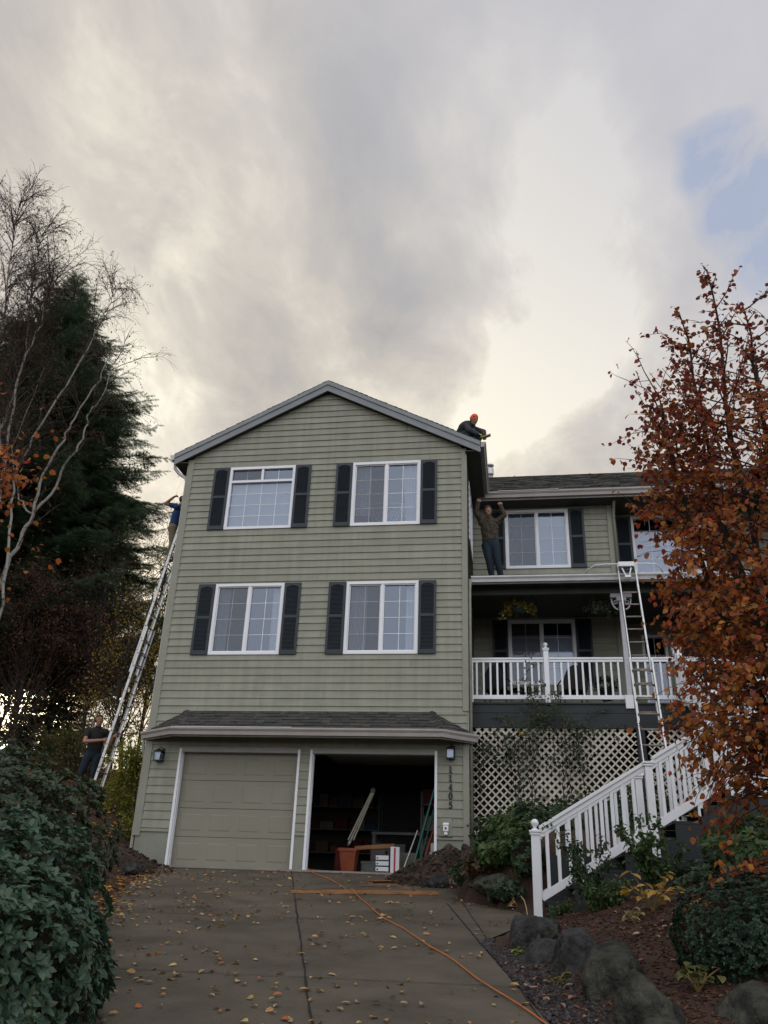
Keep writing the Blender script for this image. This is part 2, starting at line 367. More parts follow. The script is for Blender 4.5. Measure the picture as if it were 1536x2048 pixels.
# ------------------------------------------------------------------ the house
SAGE = (.256, .256, .203); TRIM = (.238, .238, .190)
m_sid = mat('sage_clapboard', SAGE, .6, .07, 1.5, .12, 40, spec=.3, stretch=(1, 1, 5), det=6)
m_trim = mat('sage_trim_board', TRIM, .6, .06, 3)
def _tint():
    nt = m_sid.node_tree; b = nt.nodes['Principled BSDF']; l = b.inputs['Base Color'].links[0]; src = l.from_socket
    g = nt.nodes.new('ShaderNodeNewGeometry'); mr = nt.nodes.new('ShaderNodeMapRange'); nt.links.new(g.outputs['Random Per Island'], mr.inputs[0]); mr.inputs[3].default_value = .93; mr.inputs[4].default_value = 1.05
    tc = nt.nodes.new('ShaderNodeTexCoord'); mp = nt.nodes.new('ShaderNodeMapping'); mp.inputs['Scale'].default_value = (7, 7, .5); nt.links.new(tc.outputs['Object'], mp.inputs[0])
    n = nt.nodes.new('ShaderNodeTexNoise'); n.inputs['Scale'].default_value = 1.0; n.inputs['Detail'].default_value = 5; nt.links.new(mp.outputs[0], n.inputs[0])
    m2 = nt.nodes.new('ShaderNodeMapRange'); nt.links.new(n.outputs['Fac'], m2.inputs[0]); m2.inputs[1].default_value = .3; m2.inputs[2].default_value = .7; m2.inputs[3].default_value = .88; m2.inputs[4].default_value = 1.06
    mu = nt.nodes.new('ShaderNodeMath'); mu.operation = 'MULTIPLY'; nt.links.new(mr.outputs[0], mu.inputs[0]); nt.links.new(m2.outputs[0], mu.inputs[1])
    sc = nt.nodes.new('ShaderNodeVectorMath'); sc.operation = 'SCALE'; nt.links.new(src, sc.inputs[0]); nt.links.new(mu.outputs[0], sc.inputs[3]); nt.links.new(sc.outputs[0], b.inputs['Base Color'])
_tint()
m_gut = mat('taupe_gutter', (.33, .30, .28), .45, .08, 3)
m_gutw = mat('pale_gutter', (.50, .50, .50), .4, .08, 4)
m_fas = mat('grey_rake_board', (.20, .215, .225), .55, .08, 4)
m_white = mat('white_vinyl', (.74, .75, .78), .4, .03, 2)
m_whitep = mat('white_paint', (.70, .71, .76), .45, .05, 3)
m_shut = mat('navy_shutter_paint', (.019, .026, .033), .5, .12, 5)
m_navy = mat('navy_deck_paint', (.018, .023, .027), .6, .2, 2.5)
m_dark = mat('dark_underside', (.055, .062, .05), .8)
m_glass = glassmat('window_glass', (.72, .82, 1.0), .13)
m_glassd = glassmat('porch_glass', (.75, .82, 1.0), .10)
m_curt = mat('white_curtain', (.62, .64, .68), .9, .06, 10)
m_blind = mat('white_blind', (.60, .62, .64), .7, .04, 3)
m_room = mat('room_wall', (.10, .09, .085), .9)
m_shing = islandmat('shingle_tabs', [(.045, .045, .042), (.060, .058, .052), (.036, .038, .038), (.072, .068, .060), (.050, .052, .050)])
m_screen = bpy.data.materials.new('insect_screen'); m_screen.use_nodes = True
def _scr():
    nt = m_screen.node_tree; b = nt.nodes['Principled BSDF']; b.inputs['Base Color'].default_value = (.10, .10, .10, 1); b.inputs['Roughness'].default_value = .8; b.inputs['Alpha'].default_value = .34
_scr()
house = thing('house', 'sage green clapboard house with navy shutters and a porch on its right wing', 'house', (3.28, 0, 0))
S = .16; Z52 = .673; XL, XR, XC = -.03, 6.57, 3.28
def siding(F, a0, a1, z0, z1, holes=(), clip=None, mb=None):
    mb = mb or MB(); n0 = math.floor((z0-Z52)/S); n1 = math.ceil((z1-Z52)/S)
    for n in range(n0, n1):
        rb, rt = max(z0, Z52+n*S), min(z1, Z52+(n+1)*S)
        if rt-rb < .004: continue
        brk = sorted({rb, rt} | {e for h in holes for e in h[2:4] if rb+.004 < e < rt-.004 and h[1] > a0 and h[0] < a1})
        for zb, zt in zip(brk, brk[1:]):
            zm = (zb+zt)/2; cuts = sorted([(h[0], h[1]) for h in holes if h[2] < zm < h[3]])
            segs = []; cur = a0
            for h0, h1 in cuts:
                if h0 > cur: segs.append((cur, h0))
                cur = max(cur, h1)
            if cur < a1: segs.append((cur, a1))
            jx = a0+((n*2.37+a0) % 1.0)*3.6+.4; s2 = []
            for p, q in segs:
                j = jx
                while j < q-.3:
                    if j > p+.3: s2.append((p, j-.0018)); p = j+.0018
                    j += 3.66
                s2.append((p, q))
            segs = s2
            for p, q in segs:
                pb, qb, pt_, qt = p, q, p, q
                if clip:
                    lo, hi = clip(zb); pb, qb = max(p, lo), min(q, hi); lo, hi = clip(zt); pt_, qt = max(p, lo), min(q, hi)
                    if qb <= pb: continue
                    if qt < pt_: pt_ = qt = (pt_+qt)/2
                top = Z52+(n+1)*S; wb, wt = .02*(top-zb)/S, .02*(top-zt)/S
                mb.quad(F(pb, zb, wb), F(qb, zb, wb), F(qt, zt, wt), F(pt_, zt, wt))
                if zb == rb: mb.quad(F(pb, zb, wb), F(pb, zb, -.004), F(qb, zb, -.004), F(qb, zb, wb))
                mb.quad(F(pb, zb, wb), F(pt_, zt, wt), F(pt_, zt, -.01), F(pb, zb, -.01))
                mb.quad(F(qb, zb, wb), F(qb, zb, -.01), F(qt, zt, -.01), F(qt, zt, wt))
    return mb
FF = lambda a, b, c: (a, -c, b)
SL = .512
def ztop(x): return 10.89-SL*abs(x-XC)
UW = [(1.05, 2.60, 7.09, 8.65), (4.0, 5.535, 7.09, 8.65)]
LW = [(1.05, 2.585, 4.17, 5.73), (4.005, 5.535, 4.17, 5.73)]
G1 = (.7445, 3.1845); G2 = (3.4867, 5.9267); GH = 2.134
clipf = lambda z: (XC-max(0, (10.62-z)/SL), XC+max(0, (10.62-z)/SL))
mb = siding(FF, XL+.01, XR-.01, .62, 10.6, UW+LW+[(G1[0]-.05, G1[1]+.05, 0, GH+.07), (G2[0]-.05, G2[1]+.05, 0, GH+.07)], clipf)
mb.build('front_siding', m_sid, house)
# right side wall of the main block (seen edge on) with a tall window
FS = lambda a, b, c: (XR+c, a, b)
SW = [(1.05, 2.45, 7.15, 8.6)]
siding(FS, 0, 2.95, 0.2, 8.85, SW).build('side_siding', m_sid, house)
FLs = lambda a, b, c: (XL-c, 8.5-a, b)
siding(FLs, 0, 8.5, .2, 8.85).build('side_siding', m_sid, house)
def board(name, m, *boxes, bevel=.004):
    b = MB()
    for x in boxes: b.box(*x)
    return b.build(name, m, house, bevel=bevel)
# corner boards
board('corner_board', m_trim, (XL-.025, .10, -.032, .0, .52, 8.92), (XL-.027, XL-.003, .001, .10, .52, 8.90))
board('corner_board', m_trim, (6.475, XR+.025, -.032, .0, 2.98, 8.92), (XR+.003, XR+.027, .001, .10, 2.6, 8.80))
board('corner_board', m_trim, (6.475, XR+.022, -.034, .0, .50, 2.45))
# painted foundation strip and water table
m_fnd = mat('painted_concrete', (.215, .225, .18), .75, .1, 2, .3, 30)
for bx_ in ((XL+.03, G1[0]-.05, -.004, .16, -.4, .60), (G1[1]+.05, G2[0]-.05, -.004, .16, -.05, .60), (G2[1]+.05, XR-.03, -.004, .16, -.4, .60), (XL+.035, XL+.16, .161, 8.4, -.4, .6), (XR-.16, XR-.035, .161, 2.9, -.4, .6)): board('foundation', m_fnd, bx_)
for bx_ in ((.10, G1[0]-.05, -.030, .0, .60, .645), (G1[1]+.05, G2[0]-.05, -.030, .0, .60, .645), (G2[1]+.05, 6.475, -.030, .0, .60, .645)): board('water_table', m_trim, bx_)
# rooms, floors: closed dark volumes behind the windows
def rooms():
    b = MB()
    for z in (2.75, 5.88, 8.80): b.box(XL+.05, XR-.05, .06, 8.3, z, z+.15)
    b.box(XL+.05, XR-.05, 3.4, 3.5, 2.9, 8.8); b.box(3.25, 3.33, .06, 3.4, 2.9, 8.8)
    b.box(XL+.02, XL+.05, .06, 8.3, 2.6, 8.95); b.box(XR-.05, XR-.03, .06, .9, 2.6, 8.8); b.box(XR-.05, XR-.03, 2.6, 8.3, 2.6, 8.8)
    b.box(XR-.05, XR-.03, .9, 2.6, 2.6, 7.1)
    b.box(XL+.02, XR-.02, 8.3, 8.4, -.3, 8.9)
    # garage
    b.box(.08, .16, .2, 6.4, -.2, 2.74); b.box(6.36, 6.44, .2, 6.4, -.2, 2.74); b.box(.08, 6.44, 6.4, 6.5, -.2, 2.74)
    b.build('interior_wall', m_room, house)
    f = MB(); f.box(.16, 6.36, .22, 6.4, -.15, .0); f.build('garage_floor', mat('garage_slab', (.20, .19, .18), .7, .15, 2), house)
rooms()
# gable roof of the main block
def slab(mb, p, q, y0, y1, t):
    mb.add([(p[0], y0, p[1]), (q[0], y0, q[1]), (q[0], y1, q[1]), (p[0], y1, p[1]), (p[0], y0, p[1]-t), (q[0], y0, q[1]-t), (q[0], y1, q[1]-t), (p[0], y1, p[1]-t)],
           [(0,1,2,3),(7,6,5,4),(0,4,5,1),(1,5,6,2),(2,6,7,3),(3,7,4,0)])
XE = 3.63
def main_roof():
    b = MB(); yf, yb = -.15, 8.6
    for sg in (-1, 1):
        slab(b, (XC, ztop(XC)-.03), (XC+sg*XE, ztop(XC+sg*XE)-.03), yf+.01, yb, .04)
    roof = b.build('roof', mat('roof_deck', (.05, .045, .04), .9), house)
    s = MB(); n = 30
    for sg in (-1, 1):
        for k in range(n):
            x0, x1 = XE*(1-k/n)+.02, XE*(1-(k+1)/n)-.06
            y = yf-.02
            while y < yb:
                w = random.uniform(.5, .9); th = random.choice((.012, .022)); y1 = min(yb, y+w)
                p = lambda x, d: (XC+sg*max(x, 0), ztop(XC+max(x, 0))+d)
                a, c = p(x0, th), p(x1, .0)
                s.add([(a[0], y, a[1]), (a[0], y1, a[1]), (c[0], y1, c[1]), (c[0], y, c[1]), (a[0], y, a[1]-th-.03), (a[0], y1, a[1]-th-.03), (c[0], y, c[1]-.03), (c[0], y1, c[1]-.03)],
                      [(0,1,2,3) if sg < 0 else (3,2,1,0), (0,4,5,1), (0,3,6,4), (1,5,7,2)])
                y = y1+.004
    s.build('shingles', m_shing, roof)
    # rake boards: upper moulding in front of wider board
    for sg in (-1, 1):
        for nm, off, h, y0, y1, m in (('rake_moulding', .02, .105, -.185, -.151, m_fas), ('rake_board', .10, .19, -.162, -.128, m_fas)):
            r = MB(); xe = XC+sg*(XE+.0)
            z0, z1 = ztop(XC)-off, ztop(xe)-off
            r.add([(XC, y0, z0), (xe, y0, z1), (xe, y0, z1-h), (XC, y0, z0-h), (XC, y1, z0), (xe, y1, z1), (xe, y1, z1-h), (XC, y1, z0-h)],
                  [(0,1,2,3) if sg < 0 else (3,2,1,0), (4,7,6,5), (0,4,5,1), (1,5,6,2), (2,6,7,3), (3,7,4,0)])
            r.build(nm, m, house)
        f = MB()   # frieze board on wall under the rake + soffit strip
        xe = XC+sg*3.31
        f.add([(XC, -.15, ztop(XC)-.25), (xe, -.15, ztop(xe)-.25), (xe, .02, ztop(xe)-.25), (XC, .02, ztop(XC)-.25)], [(0,1,2,3)])
        f.build('rake_soffit', m_dark, house)
    k = MB(); k.add([(XC-.17, -.187, ztop(XC-.17)-.0), (XC, -.187, ztop(XC)-.02), (XC+.17, -.187, ztop(XC+.17)-.0), (XC, -.187, ztop(XC)-.30)], [(0,3,2,1)])
    # eaves: soffits, fascia, gutters
    for sg in (-1, 1):
        xw, xo = (XL, XC-XE) if sg < 0 else (XR, XC+XE)
        zo = ztop(xo)
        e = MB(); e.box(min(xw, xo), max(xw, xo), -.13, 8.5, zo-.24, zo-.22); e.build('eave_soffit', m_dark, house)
        e = MB(); e.box(xo-.012, xo+.012, -.13, 8.5, zo-.24, zo-.04); e.build('fascia', m_fas, house)
        gutter([(xo+sg*.014, -.16, zo-.03), (xo+sg*.014, 2.42 if sg > 0 else 8.5, zo-.03)], sg, m_gut if sg > 0 else m_gutw)
def gutter(pts, sg, m, h=.125, w=.12, lip=.014):
    """K-style gutter along a path; sg picks the outward side (left/right of the path)"""
    b = MB(); prof = [(0, 0), (0, -h), (w*.62, -h), (w*.72, -h*.55), (w, -h*.25), (w, 0), (w-lip, .0), (w-lip, -.012), (w-.02, -.03)]
    pts = [Vector(p) for p in pts]; rings = []
    for i, p in enumerate(pts):
        d = (pts[min(i+1, len(pts)-1)]-pts[max(i-1, 0)]); d.z = 0; d.normalize(); n = Vector((d.y, -d.x, 0))*sg
        if 0 < i < len(pts)-1:
            d0 = (pts[i]-pts[i-1]).normalized(); n /= max(.5, math.cos(d0.angle(d)))
        rings.append([p+n*a+Vector((0, 0, c)) for a, c in prof])
    k = len(prof)
    for r0, r1 in zip(rings, rings[1:]):
        for j in range(k-1): b.quad(r0[j], r1[j], r1[j+1], r0[j+1])
    for r in (rings[0], rings[-1]): b.add(r[:7], [tuple(range(7))])
    return b.build('gutter', m, house)
main_roof()
def shingle_plane(mb, O, U, V, N, rows, expo, ext, tab=(.16, .34)):
    O, U, V, N = map(Vector, (O, U, V, N))
    for r in range(rows):
        v0, v1 = r*expo, (r+1)*expo+.03
        u0, u1 = ext((r+.0)*expo); ut0, ut1 = ext(v1)
        u = u0
        while u < u1-.01:
            w = min(random.uniform(*tab), u1-u); th = random.choice((.008, .014, .020)); dv = random.choice((0, 0, .012))
            a, b = u, u+w-.004
            ta, tb = min(max(a, ut0), ut1), max(min(b, ut1), ut0)
            P = lambda uu, vv, nn: O+U*uu+V*vv+N*nn
            mb.add([P(a, v0-dv, th), P(b, v0-dv, th), P(tb, v1, .0), P(ta, v1, .0), P(a, v0-dv, -.002), P(b, v0-dv, -.002)], [(0,1,2,3), (4,5,1,0), (4,0,3), (5,2,1)])
            u += w
# pent roof over the garage doors
def pent():
    PF, ZE, ZT = -.60, 2.52, 2.965
    xa, xb, ta, tb = .73, 6.10, .745, 5.86
    ea, eb = -.10, 6.70
    under = MB()
    T0, T1, E0, E1, W0, W1 = (ta, 0, ZT), (tb, 0, ZT), (xa, PF, ZE), (xb, PF, ZE), (ea, -.02, ZE), (eb, -.02, ZE)
    under.add([T0, T1, E0, E1, W0, W1], [(2,3,1,0), (4,2,0), (3,5,1)])
    und = [(x[0], x[1], x[2]-.05) for x in (E0, E1, W0, W1)]
    under.add(und, [(0,2,3,1)])
    roof = under.build('pent_roof', m_dark, house)
    s = MB(); V = Vector((0, -PF, ZT-ZE)); L = V.length; V /= L; N = Vector((0, -V.z, V.y)); rows = 6
    shingle_plane(s, Vector((0, PF, ZE))+N*.006-V*.03, (1, 0, 0), V, N, rows, (L+.02)/rows, lambda v: (xa-.02+(ta-xa)*min(1, v/L), xb+.02+(tb-xb)*min(1, v/L)), (.11, .30))
    for (A, B, T, flip) in ((W0, E0, T0, 1), (E1, W1, T1, 1)):
        A, B, T = Vector(A), Vector(B), Vector(T); U = (B-A); LL = U.length; U /= LL; n = U.cross(T-A).normalized(); n = n if n.z > 0 else -n
        v = n.cross(U).normalized(); v = v if v.z > 0 else -v
        hh = (T-A).dot(v); tu = (T-A).dot(U); rr = 6
        shingle_plane(s, A+n*.008-v*.02, U, v, n, rr, (hh+.02)/rr, lambda q, tu=tu, LL=LL, hh=hh: (tu*min(1, q/hh), LL+(tu-LL)*min(1, q/hh)), (.11, .30))
    for (A, T) in ((E0, T0), (E1, T1)):     # hip caps
        A, T = Vector(A), Vector(T); d = (T-A); n = 6
        for i in range(n):
            p, q = A+d*(i/n), A+d*((i+1.25)/n if i < n-1 else 1.0); sx = Vector((.075, 0, 0)); up = Vector((0, -.012, .028))
            s.add([p-sx+up*.6, p+up*1.5, p+sx+up*.6, q-sx+up*.1, q+up*.9, q+sx+up*.1], [(0,1,4,3), (1,2,5,4)])
    s.build('shingles', m_shing, roof)
    f = MB(); f.box(.3, 6.3, -.012, -.002, ZT-.01, ZT+.02); f.build('flashing', m_gut, house)
    f = MB(); P = [Vector(E0)+Vector((0, .02, -.0)), Vector(E1)+Vector((0, .02, 0)), Vector(W0), Vector(W1)]
    for a, b in ((P[2], P[0]), (P[0], P[1]), (P[1], P[3])): f.beam(a-Vector((0, 0, .09)), b-Vector((0, 0, .09)), .02, .16)
    f.build('fascia', m_gut, house)
    gutter([W0+Vector((-.0, .03, .0)) if False else (ea-.02, 0.0, ZE-.005), (xa-.02, PF-.0, ZE-.005), (xb+.02, PF-.0, ZE-.005), (eb+.02, 0.0, ZE-.005)], 1, m_gut, .14, .11)
    # loosened pale drip strip along half of the eave
    f = MB(); f.box(.74, 3.2, PF-.13, PF-.10, ZE-.012, ZE+.004); f.build('drip_edge', m_gutw, house)
pent()
def window(F, x0, x1, z0, z1, kind='slider', parent=None, glass=None, fill='curtains', grid=(2, 4)):
    """frame mesh with panes, grilles, screen and curtains as sub-parts"""
    glass = glass or m_glass; b = MB(); fw = .045
    for a in ((x0-.02, x0+fw, z0-.02, z1+.02), (x1-fw, x1+.02, z0-.02, z1+.02), (x0+fw, x1-fw, z1-fw, z1+.02), (x0+fw, x1-fw, z0-.02, z0+fw)): b.fbox(F, *a, -.10, .030)
    fr = None; xm = (x0+x1)/2; cells = []
    if kind == 'slider':
        b.fbox(F, xm-.028, xm+.028, z0+fw, z1-fw, -.06, .022)
        for a, e in ((x0+fw, xm-.028), (xm+.028, x1-fw)):
            for q in ((a, a+.022, z0+fw, z1-fw), (e-.022, e, z0+fw, z1-fw), (a+.022, e-.022, z0+fw, z0+fw+.022), (a+.022, e-.022, z1-fw-.022, z1-fw)): b.fbox(F, *q, -.045, .008 if a > xm else -.004)
            cells.append((a+.022, e-.022, z0+fw+.022, z1-fw-.022, grid))
    elif kind == 'transom':
        zt = z1-.36
        b.fbox(F, x0+fw, x1-fw, zt-.03, zt+.03, -.06, .026); b.fbox(F, xm-.028, xm+.028, zt+.03, z1-fw, -.06, .020)
        cells += [(x0+fw, xm-.028, zt+.03, z1-fw, (2, 1)), (xm+.028, x1-fw, zt+.03, z1-fw, (2, 1)), (x0+fw, x1-fw, z0+fw, zt-.03, (4, 4))]
    else:
        cells.append((x0+fw, x1-fw, z0+fw, z1-fw, grid))
    fr = b.build('window', m_white, parent or house, bevel=.003)
    for i, (a, e, p, q, g) in enumerate(cells):
        t = MB(); t.quad(F(a, p, -.035), F(e, p, -.035), F(e, q, -.035), F(a, q, -.035)); t.build('pane', glass, fr)
        t = MB(); gw = .006
        for k in range(1, g[0]): x = a+(e-a)*k/g[0]; t.fbox(F, x-gw, x+gw, p, q, -.033, -.027)
        for k in range(1, g[1]): z = p+(q-p)*k/g[1]; t.fbox(F, a, e, z-gw, z+gw, -.0335, -.0275)
        t.build('grille', m_white, fr)
        if (kind == 'slider' and i == 0) or (kind == 'transom' and i == 0):
            t = MB(); t.quad(F(a, p, -.012), F(e, p, -.012), F(e, q, -.012), F(a, q, -.012)); t.build('insect_screen', m_screen, fr)
    def curtain(a, e, p, q, c=-.16, amp=.02, wl=.07, m=m_curt, slant=0):
        t = MB(); n = max(8, int(abs(e-a)/.012)); V = []
        for i in range(n+1):
            u = i/n; x = a+(e-a)*u; cc = c+amp*math.sin(2*math.pi*(x/wl))+amp*.5*math.sin(2*math.pi*x/(wl*2.7)+1)
            V.append((F(x, q, cc), F(x+slant*(1-u if e > a else u), p, cc)))
        for (a0, b0), (a1, b1) in zip(V, V[1:]): t.quad(b0, b1, a1, a0)
        for i in range(len(t.smooth)): t.smooth[i] = True
        t.build('curtain', m, fr)
    def blinds(a, e, p, q, c=-.13):
        t = MB(); z = q
        while z > p: t.quad(F(a, z, c), F(e, z, c), F(e, z-.026, c-.02), F(a, z-.026, c-.02)); z -= .031
        t.build('blind', m_blind, fr)
    if fill == 'curtains': curtain(x0+.03, x0+.30, z0, z1); curtain(x1-.26, x1-.03, z0, z1)
    if fill == 'curtains_left': curtain(x0+.03, x0+.42, z0, z1); curtain(x1-.26, x1-.03, z0, z1)
    if fill == 'shade':
        t = MB(); t.quad(F(x0+.03, z0+.02, -.12), F(x1-.03, z0+.02, -.12), F(x1-.03, z1-.36, -.12), F(x0+.03, z1-.36, -.12)); t.build('blind', m_blind, fr)
    if fill == 'sheer':
        curtain(x0+.04, x0+.40, z0+.3, z1, slant=-.2); curtain(x1-.42, x1-.02, z0+.05, z1, slant=.1)
        t = MB()   # wrought scroll headboard standing inside
        def sc(cx, cz, r, sg):
            pts = [F(cx+sg*r*(1-k/26)*math.cos(k*.5), cz+r*(1-k/26)*math.sin(k*.5), -.25) for k in range(22)]; t.tube(pts, .010, 5)
        for sx in (-1, 1): sc(xm+.42*sx, z0+.42, .16, sx); sc(xm+.16*sx, z0+.30, .14, -sx)
        t.tube([F(x0+.1+(x1-x0-.2)*k/20, z0+.55+.10*math.sin(k/20*math.pi), -.25) for k in range(21)], .012, 5)
        t.build('scroll_headboard', m_curt, fr)
    if fill == 'blinds': blinds(xm+.0, x1-.03, z0+.02, z1-.03); curtain(x0+.05, x0+.3, z0, z1, m=m_room)
    if fill == 'half_shade':
        t = MB(); t.quad(F(x0+.03, z0+.02, -.12), F(x1-.03, z0+.02, -.12), F(x1-.03, z1-.33, -.12), F(x0+.03, z1-.33, -.12)); t.build('blind', m_curt, fr)
    return fr
def shutter(F, x0, x1, z0, z1, arch=True, flip=False):
    b = MB(); st = .05; zm = z0+(z1-z0)*.52; D = .040
    b.fbox(F, x0, x0+st, z0, z1, .022, D+.012); b.fbox(F, x1-st, x1, z0, z1, .022, D+.012)
    b.fbox(F, x0+st, x1-st, z0, z0+.09, .022, D+.012); b.fbox(F, x0+st, x1-st, zm-.03, zm+.03, .022, D+.012)
    b.fbox(F, x0+st, x1-st, z0+.03, z1-.03, .020, .024)
    n = 10; xa, xb = x0+st, x1-st      # arched top rail
    for k in range(n):
        a, e = xa+(xb-xa)*k/n, xa+(xb-xa)*(k+1)/n; h = lambda x: z1-.055-.045*(1-math.sin(math.pi*(x-xa)/(xb-xa))) if arch else z1-.07
        za, ze = h(a), h(e)
        b.add([F(a, za, D+.012), F(e, ze, D+.012), F(e, z1, D+.012), F(a, z1, D+.012), F(a, za, .022), F(e, ze, .022)], [(0,1,2,3), (0,4,5,1)])
    b.fbox(F, x0, x1, z1-.001, z1, .022, D+.012)
    for p, q in ((z0+.09, zm-.03), (zm+.03, z1-.06)):
        z = p
        while z < q-.01:
            b.add([F(xa, z, .050), F(xb, z, .050), F(xb, z+.034, .026), F(xa, z+.034, .026), F(xa, z-.005, .046), F(xb, z-.005, .046)], [(0,1,2,3), (4,5,1,0)]); z += .0285
    return b.build('shutter', m_shut, house)
window(FF, *UW[0], kind='transom', fill='shade'); window(FF, *UW[1], fill='sheer')
window(FF, *LW[0], fill='curtains'); window(FF, *LW[1], fill='curtains_left')
for x0, x1, z0, z1 in UW+LW:
    shutter(FF, x0-.405, x0-.025, z0-.02, z1+.01); shutter(FF, x1+.025, x1+.395, z0-.02, z1+.01)
window(FS, *SW[0], fill='none')
# garage doors: trims, reveals, closed sectional door
def garage():
    for x0, x1 in (G1, G2):
        b = MB(); b.box(x0-.05, x0, -.028, .20, 0, GH+.07); b.box(x0, x0+.018, .02, .05, 0, GH); b.box(x0, x0+.012, .11, .13, 0, GH); b.build('door_jamb', m_white, house, bevel=.003)
        b = MB(); b.box(x1, x1+.05, -.028, .20, 0, GH+.07); b.build('door_jamb', m_white, house, bevel=.003)
        b = MB(); b.box(x0, x1, -.026, .20, GH, GH+.07); b.box(x0-.055, x1+.055, -.034, -.001, GH+.071, GH+.095); b.build('door_head', mat('head_trim', (.30, .29, .27), .5, .05), house, bevel=.003)
    m = mat('garage_door_paint', (.225, .215, .165), .5, .04, 1.5, .05, 60)
    x0, x1 = G1; b = MB(); hs = GH/4
    for k in range(4):
        z0, z1 = k*hs+.003, (k+1)*hs-.003
        b.box(x0, x1, .155, .195, z0, z1)
        for j in range(4):
            w = (x1-x0)/4; a, e = x0+j*w+.09, x0+(j+1)*w-.09; p, q = z0+.11, z1-.11
            b.add([(a, .154, p), (e, .154, p), (e, .154, q), (a, .154, q), (a+.025, .148, p+.02), (e-.025, .148, p+.02), (e-.025, .148, q-.02), (a+.025, .148, q-.02)],
                  [(0,1,5,4), (1,2,6,5), (2,3,7,6), (3,0,4,7), (4,5,6,7)])
    door = b.build('garage_door', m, house, bevel=.004)
    b = MB(); b.box(x1-.012, x1-.0, .09, .15, 1.12, 1.34); b.build('latch', m_white, door)
    b = MB(); b.box(x0, x1, .15, .2, -.004, .004); b.build('bottom_seal', mat('rubber_seal', (.02, .02, .02), .8), door)
    # open door stored under the ceiling
    b = MB(); b.box(G2[0], G2[1], .45, 2.6, 2.28, 2.32); b.build('garage_door', m, house)
garage()
def lantern(x, z):
    mk = mat('black_iron', (.02, .02, .022), .5); y = -.12
    b = MB(); b.box(x+.03, x+.085, -.04, -.02, z-.12, z+.14) ; b.tube([(x+.05, -.03, z+.10), (x+.04, -.07, z+.15), (x, y, z+.16)], .008, 6)
    for sx in (-1, 1):
        for sy in (-1, 1): b.beam((x+sx*.062, y+sy*.062, z-.115), (x+sx*.075, y+sy*.075, z+.06), .010, .010, (0, 1, 0))
    for zz, r in ((-.115, .066), (.06, .078)):
        for sx, sy, tx, ty in ((-1,-1,1,-1),(1,-1,1,1),(1,1,-1,1),(-1,1,-1,-1)): b.beam((x+sx*r, y+sy*r, z+zz), (x+tx*r, y+ty*r, z+zz), .012, .012)
    b.add([(x-.088, y-.088, z+.066), (x+.088, y-.088, z+.066), (x+.088, y+.088, z+.066), (x-.088, y+.088, z+.066), (x, y, z+.135)], [(0,1,4),(1,2,4),(2,3,4),(3,0,4),(3,2,1,0)])
    b.add([(x-.06, y-.06, z-.12), (x+.06, y-.06, z-.12), (x+.06, y+.06, z-.12), (x-.06, y+.06, z-.12), (x, y, z-.15)], [(0,4,1),(1,4,2),(2,4,3),(3,4,0)])
    o = b.build('wall_lantern', mk, house)
    b = MB(); b.box(x-.06, x+.06, y-.06, y+.06, z-.10, z+.05); b.build('lantern_glass', m_glass, o)
    b = MB(); b.lathe((x, y, z-.06), [(.012, -.03), (.02, 0), (.03, .04), (.022, .075), (.005, .09)], 10); b.build('bulb', m_white, o)
lantern(.30, 2.05); lantern(6.24, 2.17)
def numbers():
    mk = mat('black_number', (.015, .013, .012), .45)
    def dig(ch, cx, cz):
        b = MB(); y0, y1 = -.045, -.022; h = .062
        def st(p, q, w): b.beam((cx+p[0], (y0+y1)/2, cz+p[1]), (cx+q[0], (y0+y1)/2, cz+q[1]), y1-y0, w, (-(q[1]-p[1]), 0, q[0]-p[0]))
        if ch == '1': b.box(cx-.014, cx+.014, y0, y1, cz-h+.012, cz+h); b.box(cx-.027, cx+.029, y0-.001, y1, cz-h, cz-h+.013); st((-.024, h-.020), (-.004, h-.006), .014)
        if ch == '4': b.box(cx+.000, cx+.024, y0, y1, cz-h, cz+h); b.box(cx-.034, cx+.034, y0-.001, y1, cz-.030, cz-.017); st((-.028, -.024), (.012, h-.006), .012); b.box(cx-.006, cx+.032, y0-.001, y1, cz-h, cz-h+.010)
        if ch == '0':
            P = [(cx+.027*math.cos(t), (y0+y1)/2, cz+.060*math.sin(t)) for t in np.linspace(0, 2*math.pi, 22)]; b.tube(P, [.008+.007*abs(math.cos(t)) for t in np.linspace(0, 2*math.pi, 22)], 6)
        if ch == '5':
            b.box(cx-.024, cx+.028, y0, y1, cz+h-.024, cz+h); b.box(cx-.026, cx-.010, y0-.001, y1, cz+.004, cz+h)
            P = [(cx-.004+.030*math.cos(t), (y0+y1)/2, cz-.024+.034*math.sin(t)) for t in np.linspace(2.3, -2.6, 16)]; b.tube(P, .0115, 6)
        b.build('house_number', mk, house)
    for i, ch in enumerate('11405'): dig(ch, 6.235, 1.865-.161*i)
numbers()
b = MB(); b.box(6.04, 6.26, -.030, -.004, .66, .98); pl = b.build('outlet_plate', m_trim, house, bevel=.004)
b = MB(); b.box(6.10, 6.20, -.10, -.031, .74, .86); b.add([(6.09,-.11,.86),(6.21,-.11,.86),(6.20,-.035,.90),(6.10,-.035,.90)], [(0,1,2,3)]); b.box(6.115, 6.185, -.085, -.031, .68, .74)
bx = b.build('outlet_box', m_white, pl, bevel=.012)
b = MB(); b.lathe((6.15, -.105, .80), [(.016, -.016), (.016, .016)], 10); b.build('socket_hole', m_shut, pl)
b = MB(); b.box(6.02, 6.27, -.04, -.02, .64, .655); b.build('plate_ledge', m_dark, house)
